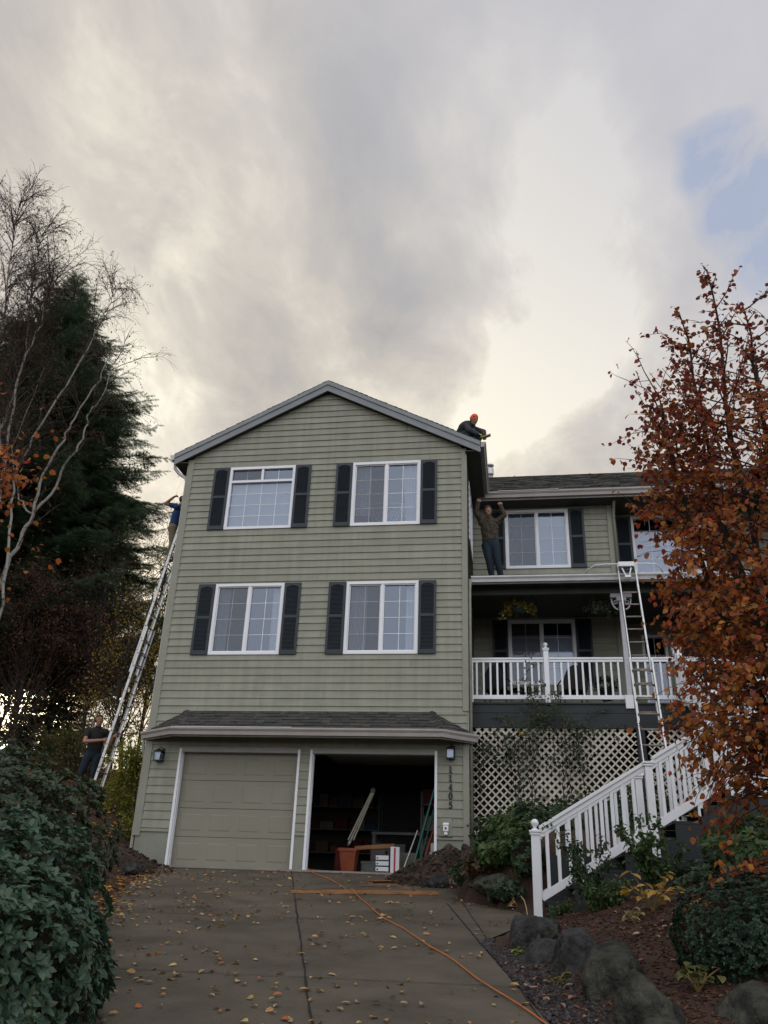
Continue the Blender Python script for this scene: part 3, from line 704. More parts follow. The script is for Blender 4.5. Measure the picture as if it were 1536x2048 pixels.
# downspouts
def spout(pts, m, w=.035): b = MB(); b.tube(pts, w, 8); return b.build('downspout', m, house)
spout([(XC-XE-.06, .04, 8.86), (XC-XE-.05, .04, 8.74), (-.28, .06, 8.60), (-.12, .08, 8.50), (-.075, .08, 8.40), (-.075, .08, 2.0), (-.075, .08, .5)], m_gutw, .04)
spout([(-.11, -.02, 2.40), (-.11, -.02, 2.25), (-.075, .0, 2.10), (-.065, .03, 2.02), (-.065, .04, .30), (-.10, -.06, .2)], m_trim, .035)
spout([(6.64, .10, 5.78), (6.635, .08, 5.6), (6.632, .07, 5.5), (6.632, .07, .2)], mat('downspout_beige', (.24, .235, .2), .5), .034)
# ------------------------------------------------------------------ right wing, porch
YA, YB, XS = 2.9, 3.5, 10.05; XEND = 16.5
FA = lambda a, b, c: (a, YA-c, b); FB = lambda a, b, c: (a, YB-c, b)
WA = [(7.42, 8.97, 7.09, 8.65), (7.42, 8.97, 4.19, 5.73)]
WB = [(10.62, 12.30, 7.09, 8.65), (10.60, 11.15, 3.7, 5.5), (11.3, 12.25, 3.27, 5.35)]
mb = siding(FA, XR, XS-.1, 3.2, 8.8, WA); siding(FB, XS, XEND, 3.2, 8.8, WB, mb=mb); mb.build('wing_siding', m_sid, house)
board('corner_board', m_trim, (XS-.11, XS+.02, YA-.035, YA-.001, 3.2, 8.78), (XS+.0, XS+.022, YA, YB, 3.2, 8.78))
spout([(XS+.07, 2.55, 8.83), (XS+.06, 2.7, 8.65), (XS+.05, YA-.06, 8.45), (XS+.05, YA-.06, 6.6)], m_trim, .04)
window(FA, *WA[0], fill='blinds'); window(FA, *WA[1], glass=m_glassd, fill='half_shade'); window(FB, *WB[0], glass=m_glassd, fill='half_shade', kind='fixed', grid=(4, 4)); window(FB, *WB[1], glass=m_glassd, kind='fixed', grid=(2, 4), fill='none')
for F, x0, x1, z0, z1 in ((FA, 7.03, 7.40, 7.07, 8.66), (FA, 8.995, 9.37, 7.07, 8.66), (FA, 7.03, 7.40, 4.15, 5.74), (FA, 8.995, 9.37, 4.15, 5.74), (FB, 10.20, 10.59, 7.07, 8.66), (FB, 12.33, 12.72, 7.07, 8.66)): shutter(F, x0, x1, z0, z1)
b = MB(); b.box(11.3, 12.25, YB+.02, YB+.07, 3.27, 5.35)
for p, q in ((3.4, 4.1), (4.25, 5.2)):
    for a in (11.42, 11.82): b.box(a, a+.30, YB+.005, YB+.02, p, q)
dr = b.build('front_door', mat('oxblood_door', (.05, .012, .012), .45), house); b = MB(); b.lathe((11.38, YB-.03, 4.15), [(.02, -.03), (.035, 0), (.02, .03)], 10); b.build('door_knob', m_gut, dr)
def wing_shell():
    b = MB()
    for z in (5.9, 8.82): b.box(XR+.02, XEND, YA+.12 if z < 8 else YA-.4, 8.0, z, z+.1)
    b.box(XR+.02, XEND, 6.2, 6.3, 3.1, 8.8); b.box(XEND, XEND+.1, 2.5, 8.1, .3, 8.9); b.box(XR, XEND, 8., 8.1, .3, 8.9)
    b.box(9.9, 10.02, YA+.05, 6.2, 3.1, 8.8)
    b.build('interior_wall', m_room, house)
    b = MB(); b.box(XR+.03, XEND, YA+.0, YA+.1, .2, 3.2); b.build('foundation', m_dark, house)
    # roof: deck, shingles, soffit, gutter
    ye, ze, yr, zr = 2.40, 8.93, 5.25, 10.83; b = MB()
    b.add([(3.5, ye, ze), (XEND+.3, ye, ze), (XEND+.3, yr, zr), (3.5, yr, zr), (3.5, 8.1, ze), (XEND+.3, 8.1, ze)], [(0,1,2,3), (3,2,5,4)])
    b.add([(6.6, ye, ze-.03), (XEND+.3, ye, ze-.03), (XEND+.3, YB, ze-.03), (6.6, YB, ze-.03)], [(3,2,1,0)])
    rf = b.build('wing_roof', m_dark, house)
    s = MB(); V = Vector((0, yr-ye, zr-ze)); L = V.length; V /= L; N = Vector((0, -V.z, V.y)); rows = 25
    def ext(v):
        y = ye+(yr-ye)*min(1, v/L); z = ze+(zr-ze)*min(1, v/L); xv = XC+(10.89-z)/SL if z < 10.89 else XC
        return (min(max(3.6, xv-.12), 6.98), XEND+.3)
    shingle_plane(s, Vector((0, ye-.02, ze))+N*.012, (1, 0, 0), V, N, rows, L/rows, ext, (.15, .33)); s.build('shingles', m_shing, rf)
    f = MB(); f.box(6.75, XEND+.3, ye-.012, ye+.01, ze-.20, ze-.01); f.build('fascia', m_gut, house)
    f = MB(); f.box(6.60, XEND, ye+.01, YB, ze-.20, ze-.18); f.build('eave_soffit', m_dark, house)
    gutter([(6.74, ye-.013, ze-.0), (XEND+.3, ye-.013, ze-.0)], 1, m_gut, .155, .12)
    f = MB(); f.box(7.25, 8.2, ye-.15, ye-.12, ze-.008, ze+.008); f.box(8.2, 8.75, ye-.15, ye-.12, ze-.002, ze+.012); f.build('drip_edge', m_gutw, house)
wing_shell()
def right_gable():
    # cross gable far right, mostly behind the tree
    F = lambda a, b, c: (a, 1.9-c, b); b = MB(); xc = 15.9
    siding(F, 13.9, 17.5, 3.2, 10.6, (), lambda z: (xc-max(0, (10.9-z)/.62), xc+max(0, (10.9-z)/.62)) if z > 8.6 else (13.9, 17.5), mb=b); b.build('wing_siding', m_sid, house)
    FL2 = lambda a, b, c: (13.9-c, a, b); siding(FL2, 1.9, YB, 3.2, 8.7).build('wing_siding', m_sid, house)
    r = MB(); P = [(xc-2.2, 9.55-.0), (xc, 10.95), (xc+2.2, 9.55)]
    slab(r, (xc, 10.98), (xc-2.35, 9.50), 1.6, 6, .1); slab(r, (xc, 10.98), (xc+2.35, 9.50), 1.6, 6, .1)
    r.build('wing_roof', m_fas, house)
right_gable()
b = MB(); vx, vy = 7.0, 5.7
b.lathe((vx, vy, 10.3), [(.085, 0), (.085, .86)], 16); b.lathe((vx, vy, 11.16), [(.10, 0), (.105, .02), (.105, .20), (.10, .22)], 16); b.lathe((vx, vy, 11.44), [(.055, -.06), (.055, 0), (.115, .02), (.115, .06), (.02, .10)], 16)
b.build('roof_vent', mat('galvanised', (.42, .42, .42), .35, .1, 5, metal=.8), house)
# ---- porch
m_postp = mat('shaded_white_paint', (.42, .43, .45), .5, .08, 4)  # greyed white: shade on the posts and brackets is put into the colour
PY, PD = .60, 3.26
def porch():
    b = MB(); b.box(6.61, XEND, PY+.02, YB-.0, PD-.04, PD-.0); b.box(6.61, XEND, PY+.1, YB, 2.80, 2.84); b.build('porch_deck', m_navy, house)
    b = MB(); b.box(6.62, XEND, PY-.0, PY+.04, 3.075, 3.25); b.box(6.62, XEND, PY-.012, PY+.04, 2.775, 3.068); b.box(6.62, XEND, PY-.03, PY+.0, 3.251, 3.285)
    b.build('porch_skirt_board', m_navy, house, bevel=.004)
    # roof of the porch
    b = MB(); b.add([(6.58, .20, 5.86), (XEND, .20, 5.86), (XEND, 2.88, 6.53), (6.58, 2.88, 6.53)], [(0,1,2,3)]); pr = b.build('porch_roof', m_dark, house)
    s = MB(); V = Vector((0, 2.68, .67)); L = V.length; V /= L; N = Vector((0, -V.z, V.y))
    shingle_plane(s, Vector((0, .17, 5.86))+N*.01, (1, 0, 0), V, N, 16, L/16, lambda v: (6.58, XEND), (.2, .4)); s.build('shingles', m_shing, pr)
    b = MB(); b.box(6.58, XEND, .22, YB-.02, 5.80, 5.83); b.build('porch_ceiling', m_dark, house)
    b = MB(); b.box(6.62, XEND, PY-.03, PY+.12, 5.60, 5.80); b.build('porch_beam', m_dark, house)
    b = MB(); b.box(6.60, XEND, .20, .225, 5.72, 5.86); b.build('fascia', m_gutw, house)
    gutter([(6.66, .198, 5.865), (XEND, .198, 5.865)], 1, m_gutw, .125, .12)
    # turned-out brackets and posts
    for px in (9.80, 12.9):
        b = MB(); b.box(px-.05, px+.05, PY+.015, PY+.115, PD, 5.60); b.box(px-.075, px+.075, PY-.0, PY+.14, PD, 3.45); post = b.build('porch_post', m_postp, house, bevel=.006)
        b = MB(); b.box(px-.22, px+.22, PY-.01, PY+.10, 5.515, 5.598); b.box(px-.10, px+.10, PY-.012, PY+.14, 5.44, 5.514)
        for sg in (-1, 1):
            b.tube([(px+sg*(.07+.13*math.sin(t)), PY+.05, 5.26+.25*(1-math.cos(t))) for t in np.linspace(0, 1.5, 8)], .020, 6)
            b.tube([(px+sg*(.115+.035*math.cos(t)), PY+.05, 5.42+.035*math.sin(t)) for t in np.linspace(0, 6, 10)], .012, 6)
        b.build('bracket', m_postp, post)
    # railing
    def newel(x, y, z0, z1, par, ball=True, w=.10):
        b = MB(); h = w/2; b.box(x-h, x+h, y-h, y+h, z0, z1); b.box(x-h-.014, x+h+.014, y-h-.014, y+h+.014, z1-.03, z1-.005); b.box(x-h-.022, x+h+.022, y-h-.022, y+h+.022, z1, z1+.022)
        if ball:
            b.lathe((x, y, z1+.022), [(.05, 0), (.035, .018), (.018, .03), (.024, .045), (.042, .065), (.048, .085), (.042, .108), (.022, .126), (.004, .131)], 14)
        return b.build('newel', m_white, par, bevel=.004)
    rail = MB()
    secs = [(6.63, 8.12, 10), (8.23, 9.73, 10), (9.90, 10.72, 5), (10.83, 12.82, 13), (13, 15, 13)]
    for x0, x1, n in secs:
        rail.box(x0, x1, PY+.005, PY+.095, 4.185, 4.225); rail.box(x0, x1, PY+.022, PY+.078, 4.13, 4.184); rail.box(x0, x1, PY+.022, PY+.078, 3.36, 3.445)
    rail.box(6.60, 6.66, PY+.01, PY+.09, 3.24, 4.184)
    r = rail.build('porch_railing', m_white, house, bevel=.004)
    for x0, x1, n in secs:
        for k in range(n):
            x = x0+(x1-x0)*(k+.75)/(n+.5); b = MB(); b.box(x-.019, x+.019, PY+.031, PY+.069, 3.446, 4.129); b.build('baluster', m_white, r)
    for x in (8.175, 10.775): newel(x, PY+.05, 3.20, 4.40, r)
    for x in (9.72,): b = MB(); b.box(x-.02, x+.14, PY-.035, PY-.001, 3.17, 3.44); b.build('rail_bracket', m_white, r)
    return newel
newel = porch()
def lattice(x0, x1, z0, z1, pitch=.157, w=.046):
    b = MB(); hw = w/math.sqrt(2)
    for layer, sg in ((0, 1), (1, -1)):
        y = PY+.010+layer*.009; c = (x0-z1 if sg > 0 else x0+z0)-pitch
        cmax = (x1-z0 if sg > 0 else x1+z1)+pitch
        while c < cmax:
            # strip: |x - sg*z - c| < hw
            za = max(z0, (x0-c)/sg if sg > 0 else (c-x1)); zb = min(z1, (x1-c)/sg if sg > 0 else (c-x0))
            if zb-za > .02:
                xa, xb = c+sg*za, c+sg*zb
                cl = lambda x: min(max(x, x0), x1)
                b.add([(cl(xa-hw), y, za), (cl(xa+hw), y, za), (cl(xb+hw), y, zb), (cl(xb-hw), y, zb), (cl(xa-hw), y+.008, za), (cl(xa+hw), y+.008, za), (cl(xb+hw), y+.008, zb), (cl(xb-hw), y+.008, zb)],
                      [(0,1,2,3), (7,6,5,4), (0,4,5,1), (1,5,6,2), (2,6,7,3), (3,7,4,0)])
            c += pitch
    return b.build('lattice', mat('cream_lattice', (.60, .55, .46), .7, .14, 2.5), house)
lattice(6.63, 9.86, .66, 2.77); lattice(10.04, 15, .9, 2.77)
b = MB(); b.box(9.86, 10.02, PY-.01, PY+.1, .3, 2.78); b.build('deck_post', m_navy, house)
# ------------------------------------------------------------------ staircase
YN, YF = -5.68, -4.62
stairs = thing('staircase', 'dark painted steps with white balustrades climbing to the porch beside the bark mulch bed', 'staircase', (8.8, -5.1, -.5))
def build_stairs():
    sl = .595; x0, z0 = 7.72, -.30       # bottom rail line on the near side
    zl = lambda x: z0+sl*(x-x0)
    XT = 10.12
    n = 8; rise, run = .185, .305; xs0, zs0 = 7.80, -.52
    st = MB()
    for k in range(n):
        x = xs0+k*run; z = zs0+(k+1)*rise
        st.box(x-.03, x+run+.0, YN+.02, YF-.02, z-.035, z)
    st.build('step', m_navy, stairs)
    b = MB()
    for yy in (YN-.0, YF+.02):           # closed skirt: saw-tooth top, follows ground at bottom
        for k in range(n):
            x = xs0+k*run; z = zs0+(k+1)*rise-.04
            zb = min(ground_h(x, yy), ground_h(x+run, yy))-.25
            b.box(x, x+run, yy-.02, yy+.02, zb, z)
            if k < n-1: pass
    zt = zs0+n*rise
    b.box(xs0+n*run, 11.75, YN-.02, YN+.02, -.35, zt-.04)
    b.box(xs0+.02, xs0+n*run, YF-.3, YF-.28, -.6, .2)
    b.build('stair_skirt', m_navy, stairs)
    b = MB(); xl = xs0+n*run; b.box(xl, 11.75, YN, YF+.6, zt-.05, zt); b.build('landing', m_navy, stairs)
    # rails
    def flight(y, xa, xb, nm, step=.132, w=.045):
        r = MB(); L = lambda x, dz: (x, y, zl(x)+dz)
        r.beam(L(xa, .0), L(xb, .0), .055, .09); r.beam(L(xa, .715), L(xb, .715), .055, .06); r.beam(L(xa, .765), L(xb, .765), .10, .038)
        o = r.build('stair_railing', m_white, stairs, bevel=.004); x = xa+.09
        while x < xb-.04:
            bb = MB(); bb.add([(x-.02, y-.02, zl(x-.02)+.04), (x+.02, y-.02, zl(x+.02)+.04), (x+.02, y+.02, zl(x+.02)+.04), (x-.02, y+.02, zl(x-.02)+.04),
                (x-.02, y-.02, zl(x-.02)+.69), (x+.02, y-.02, zl(x+.02)+.69), (x+.02, y+.02, zl(x+.02)+.69), (x-.02, y+.02, zl(x-.02)+.69)], [(0,3,2,1),(4,5,6,7),(0,1,5,4),(1,2,6,5),(2,3,7,6),(3,0,4,7)])
            bb.build('baluster', m_white, o); x += step
        x = xa+.5
        while x < xb:
            bb = MB(); bb.box(x-.028, x+.028, y-.02, y+.02, zl(x)-.19, zl(x)-.04); bb.build('rail_foot', m_white, o); x += .62
        return o
    flight(YN, 7.73, 9.02, 'near'); flight(YN, 9.13, XT, 'near'); flight(YF, 7.76, 9.05, 'far'); flight(YF, 9.13, XT, 'far')
    newel(7.68, YN, -.50, .42, stairs); newel(7.72, YF, -.48, .43, stairs, False)
    newel(9.075, YN, .18, 1.24, stairs, False, .09); newel(9.09, YF, .18, 1.22, stairs, False, .09); newel(10.17, YN, .93, 2.02, stairs); newel(10.17, YF, .93, 2.02, stairs)
    # landing railing and upper flight towards the porch
    r = MB()
    for dz, h, w in ((.10, .09, .055), (.84, .06, .055), (.89, .038, .10)): r.beam((10.2, YN, zt+dz), (11.75, YN, zt+dz), w, h)
    r.beam((10.0, YN-.02, zt-.03), (11.75, YN-.02, zt-.03), .03, .10)
    o = r.build('stair_railing', m_white, stairs)
    for k in range(11): x = 10.3+k*.132; bb = MB(); bb.box(x-.02, x+.02, YN-.02, YN+.02, zt+.14, zt+.82); bb.build('baluster', m_white, o)
    # upper flight goes back (+y) to the porch deck
    x0_, x1_ = 10.85, 11.75; y0, y1 = YF+.6, PY; nn = 12; rs = (PD-zt)/nn; rn = (y1-y0)/nn
    b = MB()
    for k in range(nn): b.box(x0_, x1_, y0+k*rn-.02, y0+(k+1)*rn, zt+(k+1)*rs-.035, zt+(k+1)*rs); b.box(x0_-.0, x0_+.03, y0+k*rn, y0+(k+1)*rn, zt+(k-2)*rs, zt+(k+1)*rs-.04)
    b.build('step', m_navy, stairs)
    for xx in (x0_-.02, x1_+.02):
        r = MB()
        for dz, h, w in ((.14, .09, .055), (.90, .06, .055), (.95, .038, .10)): r.beam((xx, y0, zt+dz), (xx, y1, PD+dz), w, h)
        o = r.build('stair_railing', m_white, stairs); m = 36
        for k in range(m):
            t = (k+.5)/m; y = y0+(y1-y0)*t; z = zt+(PD-zt)*t; bb = MB(); bb.box(xx-.02, xx+.02, y-.02, y+.02, z+.16, z+.88); bb.build('baluster', m_white, o)
    newel(x0_-.02, y0-.05, zt, zt+1.1, stairs); newel(x0_-.02, y1-.02, PD-.05, PD+1.15, stairs)
build_stairs()
# ------------------------------------------------------------------ ladders
m_alu = mat('aluminium', (.50, .50, .50), .38, .12, 6, metal=.6)
m_rung = mat('worn_rung', (.22, .19, .17), .55, .25, 8, metal=.3)
m_blk = mat('black_rubber', (.012, .012, .012), .7)
def ext_ladder(name, label, foot, top, wvec, splits, deep, group):
    """foot/top: first rail's ends; wvec: across to the other rail; splits: (base end, fly start) as fractions"""
    foot, top, wv = Vector(foot), Vector(top), Vector(wvec); L = (top-foot).length; d = (top-foot)/L; W = wv.length; w = wv/W
    n = d.cross(w).normalized()
    if n.dot(Vector(deep)) < 0: n = -n       # points to the climbing side
    t = thing(name, label, 'ladder', tuple(foot), group)
    for sec, (a, b, inset, off) in enumerate(((0, splits[0], 0, 0), (splits[1], 1, .028, .055))):
        rails = []
        for k in (0, 1):
            p = foot+w*(inset if k == 0 else W-inset)-n*off; m = MB(); o = 1 if k == 0 else -1
            q0, q1 = p+d*a*L, p+d*b*L
            m.obox(q0-n*.036-w*.003, q1-q0, w*.006, n*.072)
            m.obox(q0-n*.036-w*.003, q1-q0, w*.024*o, n*.006); m.obox(q0+n*.030-w*.003, q1-q0, w*.024*o, n*.006)
            rails.append(m.build('rail', m_alu, t))
        z = .28 if sec == 0 else (math.ceil(a*L/.305)*.305+.04)
        while z < b*L-.12:
            c = foot+d*z-n*off; m = MB(); m.tube([c+w*(inset+.004), c+w*(W-inset-.004)], .017, 8); m.build('rung', m_rung, t)
            m = MB()
            e = c+w*(inset-.006); m.tube([e, e+w*.004], .015, 8)
            m.build('rung_end', m_blk, t); z += .305
    for k in (0, 1):
        p = foot+w*(W*k); m = MB(); m.obox(p-n*.05-w*.02-d*.05, d*.14, w*.04, n*.10); m.build('foot_pad', m_blk, t)
    return t
gh = ground_h
lz = gh(-1.95, 1.6)
lx = lambda z: -1.90+.1835*(z-1.02)
ext_ladder('extension_ladder', 'long aluminium extension ladder leaning on the left eave with a man climbing it', (lx(lz+.03), 1.40, lz+.03), (lx(9.15), 1.40, 9.15), (0, .43, 0), (.50, .36), (1, 0, 0), 'aluminium extension ladders')
rz = gh(9.6, -1.95)
ext_ladder('extension_ladder', 'aluminium extension ladder standing against the porch gutter with a white stabiliser bar on top', (9.60, -1.97, rz+.04), (9.665, -.03, 6.06), (.425, 0, 0), (.58, .35), (0, -1, 0), 'aluminium extension ladders')
st_ = thing('ladder_stabiliser', 'white bent stabiliser bar clamped at the top of the ladder on the porch gutter', 'ladder accessory', (9.85, -.1, 5.93))
b = MB(); b.tube([(9.02, .34, 5.93), (9.12, .12, 5.97), (9.24, -.06, 6.0), (9.42, -.10, 6.0), (10.28, -.10, 6.0), (10.46, -.06, 6.0), (10.58, .12, 5.97), (10.68, .34, 5.93)], .013, 8); b.build('bar', m_white, st_)
for x in (9.02, 10.68): b = MB(); b.tube([(x, .33, 5.935), (x-.03*(1 if x < 10 else -1), .46, 5.915)], .024, 8); b.build('end_cap', m_blk, st_)
b = MB(); b.box(9.70, 10.02, -.16, -.08, 5.93, 6.03); b.build('bracket', m_white, st_, bevel=.01)
for sg in (-1, 1): b = MB(); b.tube([(9.86+sg*.09, -.13, 5.90), (9.86+sg*.035, -.20, 5.70)], .014, 6); b.build('brace', m_white, st_)
b = MB(); b.box(9.80, 9.92, -.24, -.17, 5.655, 5.71); b.build('clamp', m_white, st_, bevel=.006)
# ------------------------------------------------------------------ people
def capsule(mb, p, q, r1, r2, flat=None, n=14):
    p, q = Vector(p), Vector(q); d = q-p; L = d.length; d = d/L if L > 1e-6 else Vector((0, 0, 1))
    a = d.cross(Vector((0, 1, 0)));  a = a.normalized() if a.length > .2 else d.cross(Vector((1, 0, 0))).normalized()
    b = d.cross(a)
    if flat: ax, k = Vector(flat[0]).normalized(), flat[1]
    pts = [(p-d*r1*math.cos(t), r1*math.sin(t)) for t in np.linspace(.12, math.pi/2, 5)]+[(q+d*r2*math.sin(t), r2*math.cos(t)) for t in np.linspace(0, math.pi/2-.12, 5)]
    vs = []
    for c, r in pts:
        for j in range(n):
            t = 2*math.pi*j/n; o = (a*math.cos(t)+b*math.sin(t))*r
            if flat: o = o-ax*o.dot(ax)*(1-k)
            vs.append(c+o)
    k2 = len(pts); fs = [(i*n+j, i*n+(j+1) % n, (i+1)*n+(j+1) % n, (i+1)*n+j) for i in range(k2-1) for j in range(n)]
    fs += [tuple(range(n-1, -1, -1)), tuple((k2-1)*n+j for j in range(n))]
    mb.add(vs, fs)
def blobmesh(mb, name, mats, segs, parent, vox=.011, smooth=4):
    me = bpy.data.meshes.new(name+'_raw'); me.from_pydata(mb.v, [], mb.f); me.update(); o = bpy.data.objects.new(name+'_raw', me); COL.objects.link(o)
    r = o.modifiers.new('r', 'REMESH'); r.mode = 'VOXEL'; r.voxel_size = vox
    s = o.modifiers.new('s', 'SMOOTH'); s.factor = .6; s.iterations = smooth
    dg = bpy.context.evaluated_depsgraph_get(); m2 = bpy.data.meshes.new_from_object(o.evaluated_get(dg)); bpy.data.objects.remove(o); m2.name = name
    m2.materials.clear()
    for m in mats: m2.materials.append(m)
    A = np.array([s[0] for s in segs], float); B = np.array([s[1] for s in segs], float); rr = np.array([(s[2]+s[3])/2 for s in segs]); mi = np.array([s[4] for s in segs])
    C = np.empty(len(m2.polygons)*3); m2.polygons.foreach_get('center', C); C = C.reshape(-1, 3)
    AB = B-A; ll = np.maximum((AB**2).sum(1), 1e-9)
    t = np.clip(((C[:, None]-A[None])*AB[None]).sum(2)/ll[None], 0, 1); D = np.linalg.norm(C[:, None]-(A[None]+t[..., None]*AB[None]), axis=2)-rr[None]
    m2.polygons.foreach_set('material_index', mi[D.argmin(1)].astype(np.int32)); m2.polygons.foreach_set('use_smooth', [True]*len(m2.polygons)); m2.update()
    return linkmesh(name, m2, parent)
m_skin = mat('skin', (.30, .15, .10), .55, .08, 20); m_hair = mat('dark_hair', (.025, .016, .012), .6)
m_jean = mat('blue_jeans', (.007, .016, .026), .85, .25, 6); m_shoe = mat('dark_shoe', (.015, .013, .013), .6)
m_black = mat('black_cotton', (.012, .012, .014), .9, .2, 5); m_blue = mat('royal_blue_cotton', (.015, .045, .14), .85, .2, 5); m_khaki = mat('khaki_cotton', (.15, .12, .075), .85, .2, 5)
m_coat = mat('charcoal_coat', (.022, .024, .030), .8, .3, 6); m_orange = mat('blaze_orange_knit', (.75, .09, .015), .8, .1, 20); m_glove = mat('lime_glove', (.35, .42, .05), .7)
def camo():
    m = mat('camouflage_cloth', (.03, .02, .016), .85, .2, 14); nt = m.node_tree; r = [n for n in nt.nodes if n.type == 'VALTORGB'][0]; e = r.color_ramp; e.interpolation = 'CONSTANT'
    e.elements[0].position = 0; e.elements[0].color = (.016, .011, .009, 1); e.elements[1].position = .44; e.elements[1].color = (.075, .05, .034, 1)
    for p, c in ((.5, (.022, .025, .013)), (.56, (.10, .07, .05)), (.62, (.014, .010, .010))): x = e.elements.new(p); x.color = (*c, 1)
    return m
m_camo = camo()
def hand(segs, wr, dirv, palmn, curl, mi):
    """palm and five unequal fingers, thumb from the side of the palm"""
    d = Vector(dirv).normalized(); n = Vector(palmn); n = (n-d*n.dot(d)).normalized(); s = d.cross(n)
    wr = Vector(wr); pe = wr+d*.085
    segs.append((wr, wr+d*.02, .026, .028, mi, (n, .7)))
    for k, L in enumerate((.068, .078, .072, .056)):
        off = s*(-.033+.022*k); a = wr+d*.02+off*.6; bq = pe+off; segs.append((a, bq, .017, .0125, mi))
        c = bq+(d*math.cos(curl)+n*math.sin(curl))*L*.5; e = c+(d*math.cos(2*curl)+n*math.sin(2*curl))*L*.5
        segs.append((bq, c, .0105, .0095, mi)); segs.append((c, e, .0095, .008, mi))
    th = wr+d*.03-s*.03; t2 = th+(d*.6-s*.55+n*.35).normalized()*.042; t3 = t2+(d*.8-s*.1+n*.5*math.sin(curl)).normalized()*.034
    segs.append((th, t2, .014, .012, mi)); segs.append((t2, t3, .0115, .009, mi))
def person(label, J, mats, face, hat=None, group=None, sleeve_short=False, foot_dir=None, hands=((0, 0, 1), (0, 0, 1)), palms=((0, 1, 0), (0, 1, 0)), curl=.9, glove=None, bulk=1.18):
    """J: joints; mats = (skin, top, legs, shoe). face = direction the face looks."""
    V = {k: Vector(v) for k, v in J.items()}; S_ = []
    base = Vector((V['pelvis'].x, V['pelvis'].y, min(V['ankL'].z, V['ankR'].z)-.08))
    t = thing('person', label, 'person', tuple(base), group)
    up = (V['neck']-V['pelvis']).normalized(); side = (V['shR']-V['shL']).normalized(); fw = side.cross(up)
    ch = V['pelvis'].lerp(V['neck'], .62); be = V['pelvis'].lerp(V['neck'], .25)
    # torso: several flattened segments
    S_.append((V['pelvis'], be, .150, .145, 2, (fw, .70))); S_.append((be, ch, .145, .168, 1, (fw, .66))); S_.append((ch, V['neck']-up*.10, .168, .135, 1, (fw, .60)))
    S_.append((V['pelvis']+up*.10, be, .150, .148, 1, (fw, .72)))
    S_.append((V['shL']-up*.02, V['shR']-up*.02, .068, .068, 1)); S_.append((V['neck']-up*.06, V['neck']+up*.05, .075, .055, 1))
    S_.append((V['neck']-up*.01, V['head']-Vector((0, 0, .05)), .056, .056, 0))
    f = Vector(face).normalized(); H = V['head']; hu = (Vector((0, 0, 1))-f*f.z*1.0).normalized(); hs = f.cross(hu)
    S_.append((H+hu*.035-f*.01, H+hu*.03+f*.012, .080, .076, 0)); S_.append((H-hu*.055+f*.025, H+hu*.01+f*.015, .052, .066, 0)); S_.append((H-hu*.085+f*.055, H-hu*.06+f*.03, .026, .048, 0))
    S_.append((H-hu*.02+f*.094, H+hu*.015+f*.080, .013, .009, 0)); S_.append((H+hu*.035-hs*.03+f*.070, H+hu*.035+hs*.03+f*.070, .014, .014, 0))
    for sg in (-1, 1): S_.append((H-hu*.01+hs*sg*.078, H+hu*.022+hs*sg*.080, .012, .014, 0)); S_.append((H-hu*.035+hs*sg*.035+f*.055, H-hu*.03+hs*sg*.04+f*.04, .02, .02, 0))
    for i, sd_ in enumerate('LR'):
        sh, el, wr = V['sh'+sd_], V['el'+sd_], V['wr'+sd_]; a = 1
        S_.append((sh, sh.lerp(el, .5), .062, .053, 1)); S_.append((sh.lerp(el, .5), el, .053 if not sleeve_short else .046, .045 if sleeve_short else .050, 0 if sleeve_short else 1))
        S_.append((el, wr, .045 if sleeve_short else .050, .028 if sleeve_short else .038, 0 if sleeve_short else 1))
        hm = 4 if glove else 0
        hand(S_, wr, hands[i], palms[i], curl, hm)
        hp, kn, an = V['hip'+sd_], V['kn'+sd_], V['ank'+sd_]
        S_.append((hp, hp.lerp(kn, .5), .095, .080, 2)); S_.append((hp.lerp(kn, .5), kn, .080, .062, 2)); S_.append((kn, kn.lerp(an, .45), .060, .060, 2)); S_.append((kn.lerp(an, .45), an, .060, .046, 2))
        fd = Vector(foot_dir or f); fd.z = 0; fd.normalize()
        S_.append((an-Vector((0, 0, .045))-fd*.03, an-Vector((0, 0, .05))+fd*.07, .042, .042, 3)); S_.append((an-Vector((0, 0, .055))+fd*.06, an-Vector((0, 0, .06))+fd*.16, .040, .032, 3))
    S_ = [(s[0], s[1], s[2]*(bulk if s[4] in (1, 2) else 1.06), s[3]*(bulk if s[4] in (1, 2) else 1.06), *s[4:]) for s in S_]
    mb = MB()
    for s in S_: capsule(mb, s[0], s[1], s[2], s[3], s[5] if len(s) > 5 else None)
    body = blobmesh(mb, 'body', list(mats)+([glove] if glove else []), S_, t, .009)
    for sg in (-1, 1):
        b = MB(); capsule(b, H+hu*.018+hs*sg*.031+f*.0765, H+hu*.018+hs*sg*.031+f*.078, .0105, .0105); b.build('eye', mat('eye_dark', (.02, .015, .012), .3), t)
        b = MB(); capsule(b, H+hu*.042+hs*sg*.018+f*.084, H+hu*.040+hs*sg*.045+f*.074, .005, .004); b.build('eyebrow', m_hair, t)
    b = MB(); capsule(b, H-hu*.052-hs*.020+f*.079, H-hu*.052+hs*.020+f*.079, .008, .008); b.build('mouth', mat('lips', (.16, .045, .04), .5), t)
    # hair as a cap hugging the skull
    b = MB(); capsule(b, H+hu*.050-f*.030, H+hu*.055-f*.0, .088, .083); capsule(b, H+hu*.01-f*.045, H-hu*.04-f*.035, .070, .055)
    for k in range(5): capsule(b, H+hu*.09+hs*(.05-.025*k)+f*.02, H+hu*.085+hs*(.05-.025*k)+f*.055, .022, .016)
    blobmesh(b, 'hair', [m_hair], [(H, H+hu*.01, .1, .1, 0)], t, .009, 3)
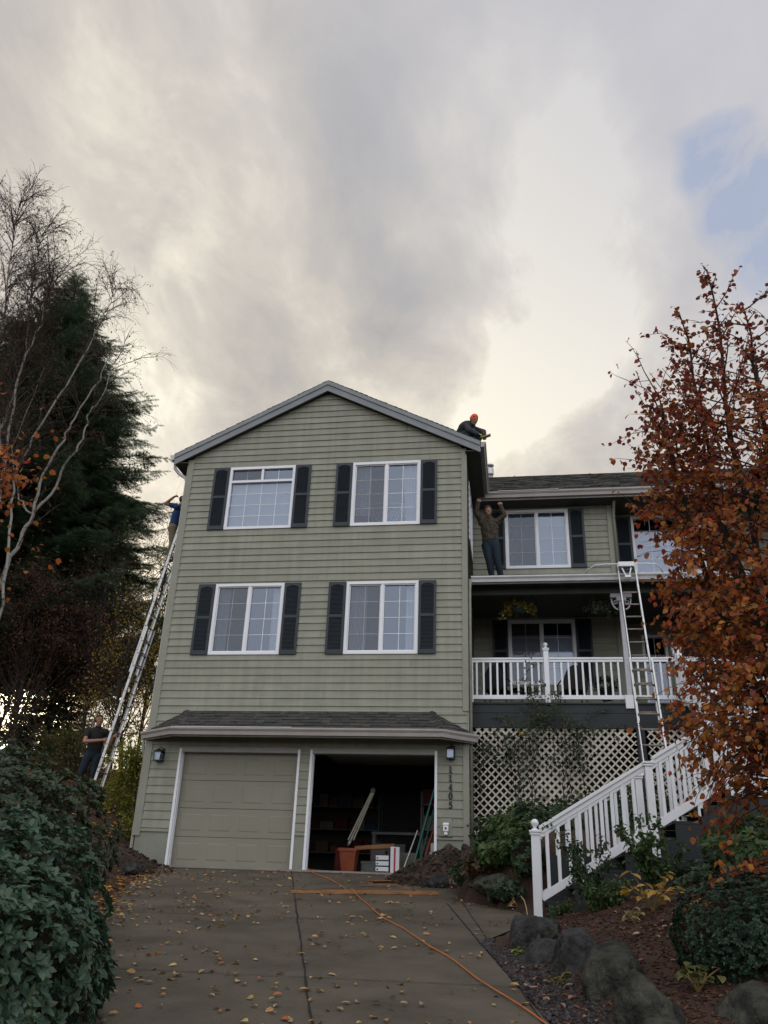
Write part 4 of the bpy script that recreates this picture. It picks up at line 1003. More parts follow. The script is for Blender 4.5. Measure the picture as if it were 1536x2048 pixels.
    if hat:
        b = MB(); capsule(b, H+hu*.060-f*.018, H+hu*.080-f*.01, .104, .092); capsule(b, H+hu*.035-f*.06, H-hu*.04-f*.05, .075, .062)
        blobmesh(b, 'hat', [hat], [(H, H+hu*.01, .1, .1, 0)], t, .009, 3)
    return t
# man on the porch roof, both arms up to the gutter
zr_ = 6.075
person('man in camouflage jacket and jeans standing on the porch roof with both arms raised',
    dict(pelvis=(7.07,1.02,6.99), neck=(7.05,.98,7.58), head=(7.03,.94,7.76), shL=(6.88,.99,7.52), elL=(6.755,.97,7.76), wrL=(6.80,.93,7.99), shR=(7.23,.99,7.52), elR=(7.40,.95,7.66), wrR=(7.325,.90,7.87),
         hipL=(6.98,1.02,6.94), knL=(7.03,.97,6.54), ankL=(7.09,1.02,6.16), hipR=(7.17,1.02,6.94), knR=(7.22,.96,6.54), ankR=(7.29,1.02,6.16)),
    (m_skin, m_camo, m_jean, m_shoe), (.25, -1, .12), hat=mat('brown_knit', (.045, .022, .018), .9), hands=((.15, .1, 1), (-.35, 0, 1)), palms=((0, 1, 0), (0, 1, 0)), curl=.7, bulk=1.28)
# man near the top of the left ladder
person('man in a blue shirt and khaki trousers climbing near the top of the left ladder',
    dict(pelvis=(-.93,1.60,7.86), neck=(-.84,1.60,8.44), head=(-.76,1.58,8.64), shL=(-.84,1.78,8.38), elL=(-.78,1.93,8.14), wrL=(-.62,1.82,8.30), shR=(-.86,1.42,8.40), elR=(-1.12,1.33,8.44), wrR=(-.90,1.28,8.60),
         hipL=(-.88,1.70,7.82), knL=(-.72,1.72,7.48), ankL=(-.83,1.70,7.12), hipR=(-.90,1.50,7.82), knR=(-.86,1.50,7.40), ankR=(-.90,1.50,7.00)),
    (m_skin, m_blue, m_khaki, m_shoe), (1, -.05, .25), sleeve_short=True, hands=((1, -.1, .6), (1, .2, .5)), palms=((0, 0, -1), (0, 0, -1)), curl=1.1)
# man steadying the foot of the ladder
g0 = gh(-2.15, 1.8)
person('man in a black t-shirt and dark jeans steadying the foot of the left ladder',
    dict(pelvis=(-2.16,1.86,g0+.96), neck=(-2.09,1.74,g0+1.50), head=(-2.06,1.68,g0+1.68), shL=(-2.30,1.68,g0+1.43), elL=(-2.20,1.44,g0+1.16), wrL=(lx(g0+1.19)-.135,1.40,g0+1.19), shR=(-1.91,1.80,g0+1.44), elR=(-1.80,1.90,g0+1.20), wrR=(lx(g0+1.34)-.115,1.80,g0+1.34),
         hipL=(-2.25,1.82,g0+.90), knL=(-2.34,1.76,g0+.50), ankL=(-2.30,1.86,g0+.09), hipR=(-2.07,1.90,g0+.90), knR=(-2.08,1.86,g0+.50), ankR=(-2.10,1.96,g0+.09)),
    (m_skin, m_black, m_jean, m_shoe), (.75, -.65, .02), sleeve_short=True, foot_dir=(.7, -.5, 0), hands=((1, .05, .15), (1, .1, .25)), palms=((0, 1, .2), (0, -1, .2)), curl=1.1)
# man crouching on the roof edge
rz_ = lambda x: 10.89-SL*(x-XC)
person('man in a dark coat and blaze orange hat crouching on the right roof edge',
    dict(pelvis=(6.46,.36,rz_(6.46)+.17), neck=(6.67,.20,9.66), head=(6.77,.10,9.72), shL=(6.56,.12,9.62), elL=(6.68,-.02,9.38), wrL=(6.86,-.06,9.26), shR=(6.78,.32,9.60), elR=(6.98,.16,9.44), wrR=(7.0,.04,9.28),
         hipL=(6.48,.26,rz_(6.48)+.14), knL=(6.74,.06,9.40), ankL=(6.62,.06,rz_(6.62)+.10), hipR=(6.50,.46,rz_(6.50)+.14), knR=(6.86,.40,9.42), ankR=(6.74,.40,rz_(6.74)+.10)),
    (m_skin, m_coat, m_coat, m_shoe), (.55, -.75, -.35), hat=m_orange, foot_dir=(1, -.2, 0), hands=((1, .1, -.4), (.3, -.3, -1)), palms=((0, 0, -1), (0, 0, -1)), curl=1.0, glove=m_glove, bulk=1.4)
b = MB(); b.obox((6.96, -.08, 9.165), (.19, -.02, .05), (0, .09, 0), (0, 0, .03)); tag(b.build('board_offcut', mat('raw_pine', (.36, .20, .11), .7), None, (7.05, -.04, 9.17)), 'short brown board offcut held over the gutter by the crouching man', 'board')
# ------------------------------------------------------------------ things on the drive and in the garage
dz = lambda y: .1*y+.004
m_plank = mat('wet_pine', (.27, .125, .045), .6, .3, 3, .3, 30, stretch=(1, 6, 6))
m_ply = mat('plywood', (.24, .10, .04), .7, .25, 4, .2, 30)
def flatboard(name, label, p, q, w, t, m, cat, z0=0.0, group=None):
    p, q = Vector((*p, dz(p[1])+z0)), Vector((*q, dz(q[1])+z0)); d = q-p; s = Vector((-d.y, d.x, 0)).normalized()*w; u = d.cross(s).normalized()*t
    if u.z < 0: u = -u
    b = MB(); b.obox(p, d, s, u); return tag(b.build(name, m, None, tuple(p), bevel=.003), label, cat, group)
flatboard('plank', 'longer front orange brown plank lying across the drive', (4.20, -3.76), (6.30, -3.25), .09, .04, m_plank, 'plank', group='planks on the drive')
flatboard('plank', 'shorter plank lying behind the longer one across the drive', (4.62, -3.52), (6.24, -3.12), .09, .04, m_plank, 'plank', group='planks on the drive')
flatboard('plywood_offcut', 'stained plywood offcut lying on the drive beside the dirt pile', (5.00, -2.45), (5.55, -2.2), 1.1, .02, m_ply, 'plywood')
flatboard('plywood_offcut', 'smaller split plywood strip lying on top of the stained plywood offcut', (5.12, -1.9), (5.62, -1.6), .28, .015, m_ply, 'plywood', .021)
def cord():
    P = [(3.60, .9, .02), (3.56, .1, .02), (3.62, -.30, .02), (3.85, -.75, dz(-.75)+.01), (4.3, -1.6, dz(-1.6)+.01), (4.75, -2.7, dz(-2.7)+.01), (4.95, -3.30, dz(-3.3)+.02), (5.07, -3.52, dz(-3.5)+.058), (5.20, -3.85, dz(-3.8)+.012),
         (5.5, -4.7, dz(-4.7)+.01), (5.86, -5.8, dz(-5.8)+.01), (6.22, -6.6, dz(-6.6)+.01), (6.56, -7.5, dz(-7.5)+.01), (6.86, -8.2, dz(-8.2)+.01), (7.13, -9.0, dz(-9)+.01), (7.42, -9.7, dz(-9.7)+.01), (7.60, -10.2, dz(-10.2)+.01), (8.05, -11.6, dz(-11.6)+.012), (8.6, -13.5, dz(-13.5)+.012)]
    Q = []
    for i in range(len(P)-1):
        p0, p1, p2, p3 = [Vector(P[max(0, min(len(P)-1, k))]) for k in (i-1, i, i+1, i+2)]
        for k in range(6):
            t = k/6; Q.append(.5*((2*p1)+(p2-p0)*t+(2*p0-5*p1+4*p2-p3)*t*t+(3*p1-p0-3*p2+p3)*t**3))
    b = MB(); b.tube(Q, .0056, 6); tag(b.build('power_cable', mat('orange_cord', (.55, .16, .04), .5, .1), None, (5, -4, -.4)), 'orange power cable running from the open garage down the drive', 'cable')
cord()
# garage clutter
def simple(name, label, cat, fn, m, origin, bevel=.004, group=None):
    b = MB(); fn(b); return tag(b.build(name, m, None, origin, bevel=bevel), label, cat, group)
bn = thing('recycling_bin', 'orange plastic bin standing on the open garage floor', 'bin', (4.06, 1.35, 0))
b = MB(); b.add([(3.95,1.2,.0),(4.19,1.2,.0),(4.19,1.5,.0),(3.95,1.5,.0),(3.89,1.13,.44),(4.24,1.13,.44),(4.24,1.57,.44),(3.89,1.57,.44),(3.91,1.15,.44),(4.22,1.15,.44),(4.22,1.55,.44),(3.91,1.55,.44),(3.96,1.22,.03),(4.18,1.22,.03),(4.18,1.48,.03),(3.96,1.48,.03)],
     [(0,3,2,1),(0,1,5,4),(1,2,6,5),(2,3,7,6),(3,0,4,7),(4,5,9,8),(5,6,10,9),(6,7,11,10),(7,4,8,11),(8,9,13,12),(9,10,14,13),(10,11,15,14),(11,8,12,15),(12,13,14,15)]); b.build('tub', mat('orange_plastic', (.26, .06, .022), .5), bn)
b = MB(); b.box(3.875, 4.255, 1.11, 1.13, .40, .455); b.build('rim', mat('orange_plastic', (0, 0, 0)), bn)
ez = thing('folded_tripod', 'folded pale wooden tripod leaning back above the orange bin in the garage', 'tripod', (4.05, 1.5, .1))
P0, P1 = Vector((4.06, 1.45, .62)), Vector((4.45, 1.62, 1.58)); dd = (P1-P0).normalized()
for o in (-.055, 0, .055): b = MB(); b.beam(P0+Vector((o, 0, 0)), P1+Vector((o*.5, 0, 0)), .026, .026); b.build('leg', mat('pale_wood', (.40, .37, .30), .6), ez)
b = MB(); b.lathe(P1+dd*.03, [(.05, -.03), (.06, 0), (.05, .05), (.02, .07)], 12); b.build('head_plate', m_rung, ez)
b = MB(); b.tube([P0, P0-dd*.12], .03, 8); b.build('foot', m_alu, ez)
dw = thing('drawer_stack', 'white three drawer plastic unit standing near the garage entrance', 'drawers', (4.80, 1.25, 0))
b = MB(); b.box(4.64, 4.92, 1.16, 1.45, .02, .36); b.build('carcass', m_shut, dw)
for k in range(3): b = MB(); b.box(4.65, 4.91, 1.14, 1.16, .045+.105*k, .125+.105*k); o = b.build('drawer', m_white, dw, bevel=.004); c = MB(); c.box(4.67, 4.70, 1.13, 1.14, .07+.105*k, .09+.105*k); c.build('drawer_pull', m_blk, o)
bx = simple('white_box', 'tall narrow white box with a red stripe beside the drawers', 'box', lambda b: b.box(4.95, 5.13, 1.10, 1.35, .0, .50), m_white, (5.0, 1.2, 0)); c = MB(); c.box(5.02, 5.055, 1.095, 1.10, .0, .48); c.build('red_stripe', mat('red_tape', (.45, .02, .05), .5), bx)
def lean(name, label, p, q, w, t, m, cat='board', group='boards leaning in the garage'):
    p, q = Vector(p), Vector(q); b = MB(); b.beam(p, q, w, t, (0, 1, 0)); return tag(b.build(name, m, None, tuple(p), bevel=.003), label, cat, group)
lean('leaning_board', 'wide green board leaning right inside the open garage, leftmost of the green pair', (5.42, .80, .03), (5.96, .75, 1.95), .03, .14, mat('green_board', (.03, .17, .12), .6))
lean('leaning_board', 'dark green board leaning behind the wide green one', (5.52, .86, .03), (6.02, .82, 1.86), .03, .10, mat('dark_green_board', (.02, .10, .075), .6))
lean('leaning_board', 'dull red board leaning inside the open garage', (5.60, .72, .03), (6.05, .70, 1.45), .03, .13, mat('red_board', (.22, .035, .03), .6))
lean('leaning_board', 'short white board leaning at the foot of the green boards', (5.25, .70, .03), (5.52, .82, .80), .02, .07, mat('white_board', (.5, .5, .48), .6))
simple('crate', 'white and green stacked cartons at the right edge of the open garage', 'carton', lambda b: (b.box(5.80, 6.1, .45, .7, .0, .22), b.box(5.80, 6.1, .45, .7, .222, .40), b.box(5.82, 6.1, .45, .7, .402, .56)), mat('carton_white', (.42, .43, .40), .7), (5.9, .6, 0))
lean('loose_plank', 'narrow wooden plank slanting from the bin down to the boxes', (4.16, 1.42, .47), (5.0, 1.3, .53), .08, .02, m_plank, 'plank', None)
simple('workbench', 'grey workbench at the back of the dark garage', 'workbench', lambda b: (b.box(4.2, 5.4, 3.2, 3.8, .84, .90), b.box(4.22, 4.30, 3.22, 3.3, 0, .84), b.box(5.3, 5.38, 3.22, 3.3, 0, .84), b.box(4.22, 4.30, 3.7, 3.78, 0, .84), b.box(5.3, 5.38, 3.7, 3.78, 0, .84)), mat('grey_bench', (.2, .2, .2), .7), (4.8, 3.5, 0))
for i, (x, y, w, d, h, c, lab) in enumerate([(4.42, 1.75, .34, .3, .24, (.20, .21, .20), 'low grey concrete coloured box left of the drawers'), (4.55, 2.0, .30, .3, .46, (.16, .15, .13), 'taller brown grey box behind the low grey one'),
    (5.2, 1.7, .45, .35, .42, (.20, .18, .15), 'open cardboard box behind the white box with the red stripe'), (4.7, 2.6, .7, .4, .62, (.12, .13, .12), 'large dark grey tote in the middle of the garage'), (3.75, 2.4, .4, .4, .5, (.16, .03, .02), 'dull red tub left of the orange bin')]):
    simple('storage_box', lab, 'box', lambda b: (b.box(x-w/2, x+w/2, y, y+d, .002, h), b.box(x-w/2-.01, x+w/2+.01, y-.01, y+d+.01, h-.05, h+.0)), mat('box_%d' % i, c, .8), (x, y, 0), group='boxes in the garage')
def shelf(name, label, x0, x1, y0, y1, zs, cols, seed):
    t = thing(name, label, 'shelf', ((x0+x1)/2, (y0+y1)/2, 0)); m = mat('grey_bench', (.2, .2, .2)); rr = random.Random(seed)
    for x in (x0, x1-.04):
        for y in (y0, y1-.04): b = MB(); b.box(x, x+.04, y, y+.04, 0, zs[-1]+.3); b.build('upright', m, t)
    for z in zs: b = MB(); b.box(x0, x1, y0-.002, y1, z, z+.025); b.build('shelf_board', m, t)
    for z in zs:
        x = x0+.06
        while x < x1-.3:
            w, h = rr.uniform(.16, .36), rr.uniform(.14, .34); c = rr.choice(cols); k = cols.index(c); o = MB(); o.box(x, x+w, y0+.03, y1-.05, z+.026, z+.026+h); o.box(x-.006, x+w+.006, y0+.024, y1-.044, z+.026+h*.82, z+.028+h)
            SB.append(o.build('stored_box', mat('stored_%d' % k, c, .8), None, (x+w/2, y0+.2, z+.026), bevel=.004)); SB[-1]['shelfname'] = seed; SB[-1]['category'] = 'box'; x += w+rr.uniform(.01, .08)
SB = []
shelf('shelving', 'metal shelving with stored boxes along the back of the garage', 1.2, 4.0, 5.6, 6.1, (.5, 1.05, 1.6), [(.18, .12, .07), (.05, .09, .14), (.25, .22, .18), (.14, .03, .03)], 1)
shelf('shelving', 'metal shelving with paint tins and boxes behind the green boards', 5.3, 6.3, 3.3, 3.75, (.45, .95, 1.5), [(.20, .14, .08), (.08, .14, .10), (.30, .28, .24), (.10, .04, .10)], 2)
for i_, o_ in enumerate(SB):
    s_ = o_['shelfname']; del o_['shelfname']; o_['group'] = 'boxes on the back shelving' if s_ == 1 else 'boxes on the shelving behind the green boards'; o_['label'] = 'box stored on the metal shelving at the back of the garage' if s_ == 1 else 'box stored on the shelving behind the green boards'
# ------------------------------------------------------------------ porch things
def chair(x, y, rot, label):
    t = thing('patio_chair', label, 'chair', (x, y, PD), 'dark chairs on the porch'); c, s = math.cos(rot), math.sin(rot)
    T = lambda a, b_, z: (x+a*c-b_*s, y+a*s+b_*c, PD+z)
    for sx in (-.24, .24):
        for sy in (-.22, .22): b = MB(); b.tube([T(sx, sy, 0), T(sx*.95, sy*.95, .44)], .014, 6); b.build('leg', m_blk, t)
        b = MB(); b.tube([T(sx*1.1, -.22, .44), T(sx*1.15, -.24, .64), T(sx*1.15, .2, .66)], .014, 6); b.build('armrest', m_blk, t)
    b = MB(); b.obox(T(-.25, -.24, .43), Vector(T(.5, 0, 0))-Vector(T(0, 0, 0)), Vector(T(0, .48, 0))-Vector(T(0, 0, 0)), (0, 0, .03)); b.build('seat', m_blk, t)
    b = MB(); n = 12; F0 = [T(.27*math.cos(a), .25+.02*math.sin(a), .45+.52*math.sin(a)) for a in np.linspace(0, math.pi, n)]; F1 = [T(.27*math.cos(a), .28+.02*math.sin(a), .45+.52*math.sin(a)) for a in np.linspace(0, math.pi, n)]
    b.add(F0+F1, [tuple(range(n)), tuple(range(2*n-1, n-1, -1))]+[(i, i+n, i+n+1, i+1) for i in range(n-1)]); b.build('backrest', m_blk, t)
chair(7.15, 1.5, 2.9, 'black rounded patio chair beside the left end of the porch'); chair(8.75, 1.55, 3.3, 'black rounded patio chair right of the first ball topped railing post')
tb = thing('patio_table', 'low dark table between the two porch chairs', 'table', (7.75, 1.7, PD))
b = MB(); b.lathe((7.75, 1.7, PD+.50), [(.32, 0), (.33, .01), (.33, .025), (.32, .03)], 20); b.build('table_top', m_blk, tb)
for k in range(3): b = MB(); a = k*2.1; b.tube([(7.75+.08*math.cos(a), 1.7+.08*math.sin(a), PD+.5), (7.75+.26*math.cos(a), 1.7+.26*math.sin(a), PD)], .012, 6); b.build('leg', m_blk, tb)
# ------------------------------------------------------------------ stones, lamps
def rock(name, label, c, r, seed, m, sq=.0, group=None, sub=5, rough=.28, cat='boulder'):
    bm = bmesh.new(); bmesh.ops.create_icosphere(bm, subdivisions=sub, radius=1); o = Vector((seed*7.3, seed*1.7, seed*3.1))
    rr = random.Random(seed*77); PL = []
    for k in range(13):
        q = Vector((rr.gauss(0, 1), rr.gauss(0, 1), rr.gauss(0, .8))).normalized(); PL.append((q, rr.uniform(.62, .90)))
    for v in bm.verts:
        p = v.co.copy(); q = p*(1+mnoise.noise(p*1.0+o)*.22)
        for d_, k_ in PL:
            e = q.dot(d_)-k_
            if e > 0: q = q-d_*e*.88
        n = mnoise.noise(p*2.6+o)*.05+mnoise.noise(p*6+o)*.035+abs(mnoise.noise(p*12+o))*.03+mnoise.noise(p*24+o)*.014; q = q*(1+n)*1.16
        v.co = Vector((q.x*r[0], q.y*r[1], q.z*r[2]))
    me = bpy.data.meshes.new(name); bm.to_mesh(me); bm.free(); me.materials.append(m); me.polygons.foreach_set('use_smooth', [True]*len(me.polygons))
    me.transform(Matrix.Translation(Vector(c))); o_ = linkmesh(name, me, None, (c[0], c[1], c[2]-r[2]*.6)); return tag(o_, label, cat, group)
m_rock = mat('basalt', (.009, .009, .010), .75, .3, 7., 1., 18, col2=(.058, .057, .056), lo=.40, hi=.70, det=14)
m_rockm = mat('mossy_basalt', (.009, .012, .008), .8, .3, 8., 1., 18, col2=(.060, .058, .044), lo=.40, hi=.70, det=14)
for _m in (m_rock, m_rockm):
    for _n in _m.node_tree.nodes:
        if _n.type == 'BUMP': _n.inputs['Distance'].default_value = .05
m_brn = mat('brown_stone', (.12, .075, .055), .85, .25, 4, .5, 20)
GB = 'boulders edging the mulch bed'
rock('boulder', 'smooth dark boulder nearest the bottom of the staircase', (7.60, -7.35, -.70), (.30, .46, .23), 1, m_rock, group=GB)
rock('boulder', 'low dark boulder second from the staircase beside the gravel', (7.70, -8.25, -.84), (.24, .30, .20), 2, m_rock, group=GB)
rock('boulder', 'pointed blue grey boulder in the middle of the row', (7.95, -8.85, -.83), (.25, .34, .30), 3, m_rock, group=GB)
rock('boulder', 'broad mossy boulder behind the largest rounded one', (8.16, -9.55, -.90), (.27, .38, .29), 4, m_rockm, group=GB)
rock('boulder', 'largest rounded grey green boulder at the bottom edge', (8.20, -10.45, -1.04), (.26, .34, .36), 5, m_rockm, group=GB)
rock('boulder', 'rounded boulder in the bottom right corner', (8.80, -10.7, -1.00), (.26, .32, .28), 6, m_rockm, group=GB)
for i, (x, y, r, lab) in enumerate([(7.74, -7.9, .085, 'small round stone resting above the second boulder'), (8.16, -9.1, .065, 'small pale stone behind the pointed boulder'), (8.22, -9.35, .055, 'small brown stone behind the broad mossy boulder'), (8.02, -9.35, .05, 'tiny stone between two large boulders')]):
    rock('stone', lab, (x, y, gh(x, y)+r*.5+.03), (r, r*1.1, r*.8), 20+i, m_rock if i else m_rockm, group='small stones in the mulch', sub=3, cat='stone')
for i, (x, y, r, m, lab) in enumerate([(6.22, -2.15, .17, m_rock, 'dark rounded rock at the left foot of the dirt pile'), (6.42, -2.05, .15, m_brn, 'brown angular rock leaning on the dirt pile'), (6.02, -2.0, .12, m_rock, 'dark flat rock nearest the plywood offcut'), (6.98, -4.0, .10, m_rockm, 'pale upright stone on the edge of the planted bank'), (7.20, -4.35, .19, m_rockm, 'long low stone edging the planted bank below the copper lamps'),
    (6.85, -1.2, .12, m_brn, 'brown stone on the bank below the lattice'), (1.05, -2.3, .14, m_rock, 'dark stone in the soil left of the garage'), (.95, -1.7, .10, m_rock, 'small dark stone by the left garage corner')]):
    rock('stone', lab, (x, y, gh(x, y)+r*.55), (r*(1.6 if i == 4 else 1.1), r, r*.8), 30+i, m, group='rocks around the dirt pile and bank', sub=3, cat='stone')
def mound(name, label, c, rx, ry, h, seed, m):
    b = MB(); n = 48; V = []
    for j in range(n+1):
        for i in range(n+1):
            u, v = i/n*2-1, j/n*2-1; r = math.sqrt(u*u+v*v); f = max(0, 1-r)**.8 if r < 1 else 0
            x, y = c[0]+u*rx, c[1]+v*ry; ns = mnoise.noise(Vector((x*3, y*3, seed)))*.14+mnoise.noise(Vector((x*9, y*9, seed)))*.07+abs(mnoise.noise(Vector((x*22, y*22, seed))))*.04
            V.append((x, y, gh(x, y)-.03+f*h*(1+1.2*ns)+ns*.25*min(1, f*4)-.05*(r >= .98)))
    V = V
    b.add(V, [(j*(n+1)+i, j*(n+1)+i+1, (j+1)*(n+1)+i+1, (j+1)*(n+1)+i) for j in range(n) for i in range(n)], True)
    o = tag(b.build(name, m, None, (c[0], c[1], gh(*c[:2]))), label, 'dirt pile')
    return o
m_dirt = mat('dug_soil', (.026, .016, .011), .98, .4, 6, 1., 40, col2=(.070, .046, .034))
mound('dirt_pile', 'heap of freshly dug brown soil against the right garage corner', (6.32, -1.25, 0), 1.1, 1.0, .62, 2.2, m_dirt)
mound('dirt_pile', 'low dark soil heap left of the closed garage door', (.30, -1.2, 0), .9, 1.2, .26, 5.2, m_dirt)
def clods():
    n = 3600; pos = []; sz = []
    for k in range(n):
        if k < 1900: cx, cy, rx, ry, h = 6.32, -1.25, 1.15, 1.15, .62
        elif k < 2400: cx, cy, rx, ry, h = .5, -1.4, 1.0, 1.4, .26
        else: cx, cy, rx, ry, h = 7.2, -2.9, .5, 2.0, 0
        a, r = random.uniform(0, 6.28), math.sqrt(random.random()); x, y = cx+rx*r*math.cos(a), cy+ry*r*math.sin(a)
        pos.append((x, y, gh(x, y)+h*max(0, 1-r)**.8-.0)); sz.append(random.choice((.008, .012, .018, .026)))
    V, F = ICO
    scatter_mesh('soil_clods', (V, F), pos, rdir(n), rdir(n), sz, m_dirt)
    tag(bpy.data.objects['soil_clods'], 'loose clods of brown soil over the dug heaps', 'soil', kind='stuff')
def _ico(sub=1, seed=0, j=.25):
    bm = bmesh.new(); bmesh.ops.create_icosphere(bm, subdivisions=sub, radius=1); r = random.Random(seed)
    V = np.array([tuple(v.co*(1+r.uniform(-j, j))) for v in bm.verts]); F = [tuple(v.index for v in f.verts) for f in bm.faces]; bm.free(); return V, F
ICO = _ico()
clods()
def gravel():
    n = 5200; pos = []; sz = []
    while len(pos) < n:
        y = random.uniform(-13.5, -7.0); xr = lerp_poly(EDGE_R, y); w = .06+.30*min(1, (-7.0-y)/1.5); x = xr+random.random()*w*1.15+.01
        s = random.uniform(.008, .020) if y > -9 else random.uniform(.007, .017); pos.append((x, y, gh(x, y)+s*.4)); sz.append(s)
    V, F = ICO; m = islandmat('gravel_stones', [(.018, .016, .018), (.040, .034, .038), (.065, .058, .062), (.028, .022, .026), (.10, .085, .08), (.02, .02, .026)], .8, .2)
    o = scatter_mesh('gravel', (V*np.array([1.2, 1, .7]), F), pos, rdir(n)*np.array([1, 1, .3]), rdir(n)*.4+np.array([0, 0, 1]), sz, m); tag(o, 'strip of purple grey gravel between the drive and the boulders', 'gravel', kind='stuff')
gravel()
m_cop = mat('copper', (.42, .24, .13), .4, .15, 10, metal=.6)
for i, (x, y, z, lab) in enumerate([(7.36, -4.05, -.17, 'upper copper bell shaped garden lamp on a hooked stake'), (7.39, -4.55, -.40, 'lower copper bell shaped garden lamp beside the edging stone')]):
    t = thing('garden_lamp', lab, 'garden lamp', (x, y, gh(x, y)), 'copper garden lamps')
    b = MB(); b.lathe((x, y, z), [(.085, -.02), (.078, 0), (.045, .03), (.03, .05), (.018, .065), (.022, .08), (.010, .098), (.002, .104)], 16); b.build('lamp_shade', m_cop, t)
    b = MB(); b.lathe((x, y, z-.10), [(.022, -.02), (.038, 0), (.046, .04), (.046, .085)], 14); b.build('lamp_glass', m_glassd, t)
    b = MB(); b.tube([(x, y, gh(x, y)-.1), (x, y, z-.11)], .008, 6); b.tube([(x, y, z+.10), (x, y, z+.20 if i == 0 else z+.11)], .005, 6); b.build('stake', m_cop, t)
b = MB(); b.tube([(7.42, -4.5, -.36), (7.44, -4.55, -.30), (7.49, -4.65, -.29), (7.53, -4.8, -.34), (7.55, -5.1, -.42), (7.56, -5.5, -.53), (7.60, -5.9, -.56)], .007, 6); tag(b.build('low_voltage_cable', mat('tan_cable', (.40, .30, .15), .6), None, (7.5, -5, -.4)), 'tan cable looping from the lower copper lamp to the walk', 'cable')
# ------------------------------------------------------------------ vegetation
V3 = Vector
def vrand(s=1.): return V3((random.gauss(0, s), random.gauss(0, s), random.gauss(0, s)))
def curve(p, d, L, n=6, wob=.12, droop=0., up=0.):
    """wandering polyline"""
    p, d = V3(p), V3(d).normalized(); out = [p.copy()]
    for i in range(n):
        d = (d+vrand(wob)+V3((0, 0, up-droop*(i+1)/n))).normalized(); p = p+d*(L/n); out.append(p.copy())
    return out
def taper(r0, r1, n): return [r0+(r1-r0)*i/(n-1) for i in range(n)]
class Lf:
    def __init__(s): s.p = []; s.d = []; s.n = []; s.s = []
    def add(s, p, d, n, sz): s.p.append(tuple(p)); s.d.append(tuple(d)); s.n.append(tuple(n)); s.s.append(sz)
    def build(s, name, tpl, m, parent): return scatter_mesh(name, tpl, s.p, s.d, s.n, s.s, m, parent) if s.p else None
m_bark = mat('dark_bark', (.030, .022, .018), .9, .3, 12, .6, 40)
m_twig = mat('brown_twig', (.045, .030, .024), .9, .3, 12)
m_stemg = mat('green_stem', (.05, .06, .03), .8)
